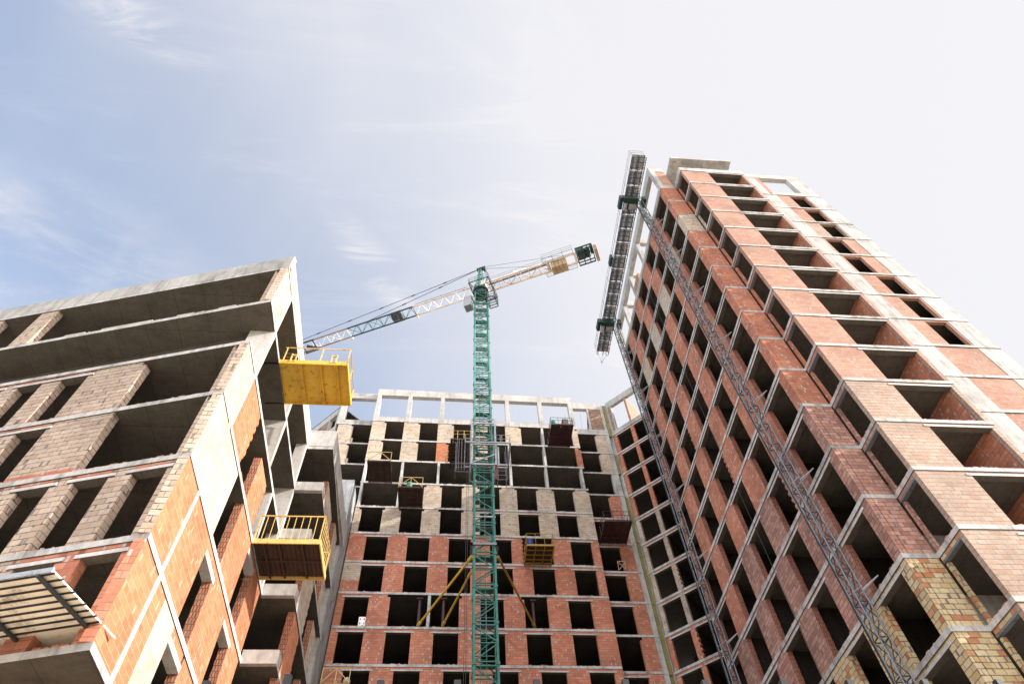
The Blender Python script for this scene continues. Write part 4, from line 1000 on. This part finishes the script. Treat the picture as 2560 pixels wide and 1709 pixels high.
# ================================================================== loose things
def drum(x, y, z, mat, label, r=.27, h=.85):
    t = thing('drum', label, 'barrel', (x, y, z), 'plastic drums on platforms')
    mb = MB(); mb.tube((x, y, z), (x, y, z + h), r, 14)
    for q in (.12, .45, .78): mb.tube((x, y, z + h * q), (x, y, z + h * q + .05), r * 1.05, 14)
    mb.build('drum_body', mat, t)
    mb = MB(); mb.tube((x, y, z + h), (x, y, z + h + .04), r * .98, 14); mb.build('drum_lid', mat, t); return t
drum(10.15, 44.1, 52.33, BARG, 'green drum on the dark maroon platform under the roof frame')
drum(6.68, 44.55, 37.33, BARB, 'blue drum on the mustard platform')
drum(-4.05, 44.3, 43.33, BARG, 'green drum behind the yellow rail of the lower truss railed platform')
t = thing('cupboard', 'brown plywood cupboard standing beside the green drum under the roof frame', 'cupboard', (11.4, 44.3, 52.33), None)
mb = MB(); mb.box(11.08, 11.72, 44.0, 44.6, 52.33, 53.6); mb.build('cupboard_body', BROWNPLY, t)
mb = MB(); mb.box(11.1, 11.39, 43.97, 44.0, 52.4, 53.5); mb.box(11.41, 11.7, 43.97, 44.0, 52.4, 53.5); mb.build('cupboard_door', paint_mat('brown_door', (.13, .055, .035)), t)
mb = MB(); mb.tube((11.2, 43.8, 52.33), (11.45, 43.95, 54.1), .02); mb.build('leaning_tube', BARG, t)
t = thing('wrapped_bale', 'white wrapped bale with red marks on the sill of a lower left window opening', 'bale', (-6.65, 46.6, 31.4))
mb = MB(); mb.box(-6.92, -6.4, 46.35, 46.85, 31.31, 32.1); mb.build('bale_body', WHITE, t)
mb = MB()
for z in (31.5, 31.85):
    for x in (-6.8, -6.5): mb.box(x - .05, x + .05, 46.343, 46.35, z, z + .12)
mb.build('bale_mark', REDP, t)
t = thing('trestle', 'small timber trestle in the opening below the dark maroon platform beside the joint', 'trestle', (15.0, 47.3, 37.3))
mb = MB()
for (a, b_) in (((14.7, 47.2, 37.3), (14.75, 47.2, 38.25)), ((15.35, 47.2, 37.3), (15.4, 47.2, 38.2)), ((14.75, 47.2, 38.2), (15.4, 47.2, 38.2)), ((14.75, 47.2, 38.2), (15.35, 47.2, 37.35)), ((14.75, 47.2, 37.35), (15.38, 47.2, 38.0))): mb.bar(a, b_, .05)
mb.build('trestle_frame', TIMBER, t)
t = thing('timber_prop', 'dark timber prop leaning in the open roof frame near the joint', 'prop', (15, 48, 55.3))
mb = MB(); mb.bar((14.75, 48.1, 55.3), (15.25, 48.2, 59.4), .16); mb.build('prop_shaft', paint_mat('dark_timber', (.12, .06, .035)), t)
mb = MB(); mb.tube((15.0, 48.3, 57.2), (16.3, 48.3, 57.0), .02); mb.tube((14.2, 48.3, 55.4), (14.45, 48.3, 59.8), .015); mb.build('prop_brace', GALV, t)
t = thing('cement_bag', 'pale sack slumped on the weathered yellow platform at lower left', 'bag', (-6.75, 44.0, 25.5))
mb = MB()
for k, (r0, r1) in enumerate(((.16, .24), (.24, .26), (.26, .2), (.2, .06))): mb.tube((-6.72 + k * .01, 44.05, 25.5 + k * .14), (-6.72 + k * .02, 44.05, 25.64 + k * .14), r0, 12, r1)
mb.build('sack', paint_mat('pale_sack', (.45, .40, .32), rough=.9), t)
mb = MB(); pts = [(16.72, 27.35 - .003 * k, 55.5 - k * 2.1) for k in range(26)]
mb.path(pts, .016, 5); tag(mb.build('hanging_rope', BLACKST), 'thin black rope hanging down the shaded side of the brick tower', 'rope')

# site fence right in front of the camera
t = thing('site_fence', 'dark metal fence top with upright bars along the bottom of the view', 'fence', (.4, 1.7, 0))
xs = [-.61, -.41, -.17, .03, .24, .48, .70, .92, 1.11, 1.33, 1.55]
for i, x in enumerate(xs):
    mb = MB(); top = 2.548 if i in (1,) else 2.532 if i < 6 else 2.53
    for k in range(4):
        a = [(-.008, -.008), (.008, -.008), (.008, .008), (-.008, .008)]; p, q = a[k], a[(k + 1) % 4]
        mb.bar((x + (p[0] + q[0]) / 2, 1.7 + (p[1] + q[1]) / 2, 0), (x + (p[0] + q[0]) / 2, 1.7 + (p[1] + q[1]) / 2, top), .017 if k % 2 == 0 else .003, .003 if k % 2 == 0 else .013, up=(0, 1, 0))
    mb.build('fence_bar', BLACKST, t)
mb = MB(); mb.path([(-.7, 1.72, 2.506), (-.41, 1.72, 2.527), (-.1, 1.72, 2.523), (.3, 1.72, 2.512), (1.7, 1.72, 2.48)], .008, 8); mb.bar((-.8, 1.72, .3), (1.7, 1.72, .3), .03); mb.build('fence_rail', paint_mat('blue_grey_rail', (.05, .065, .08), amt=.1), t)
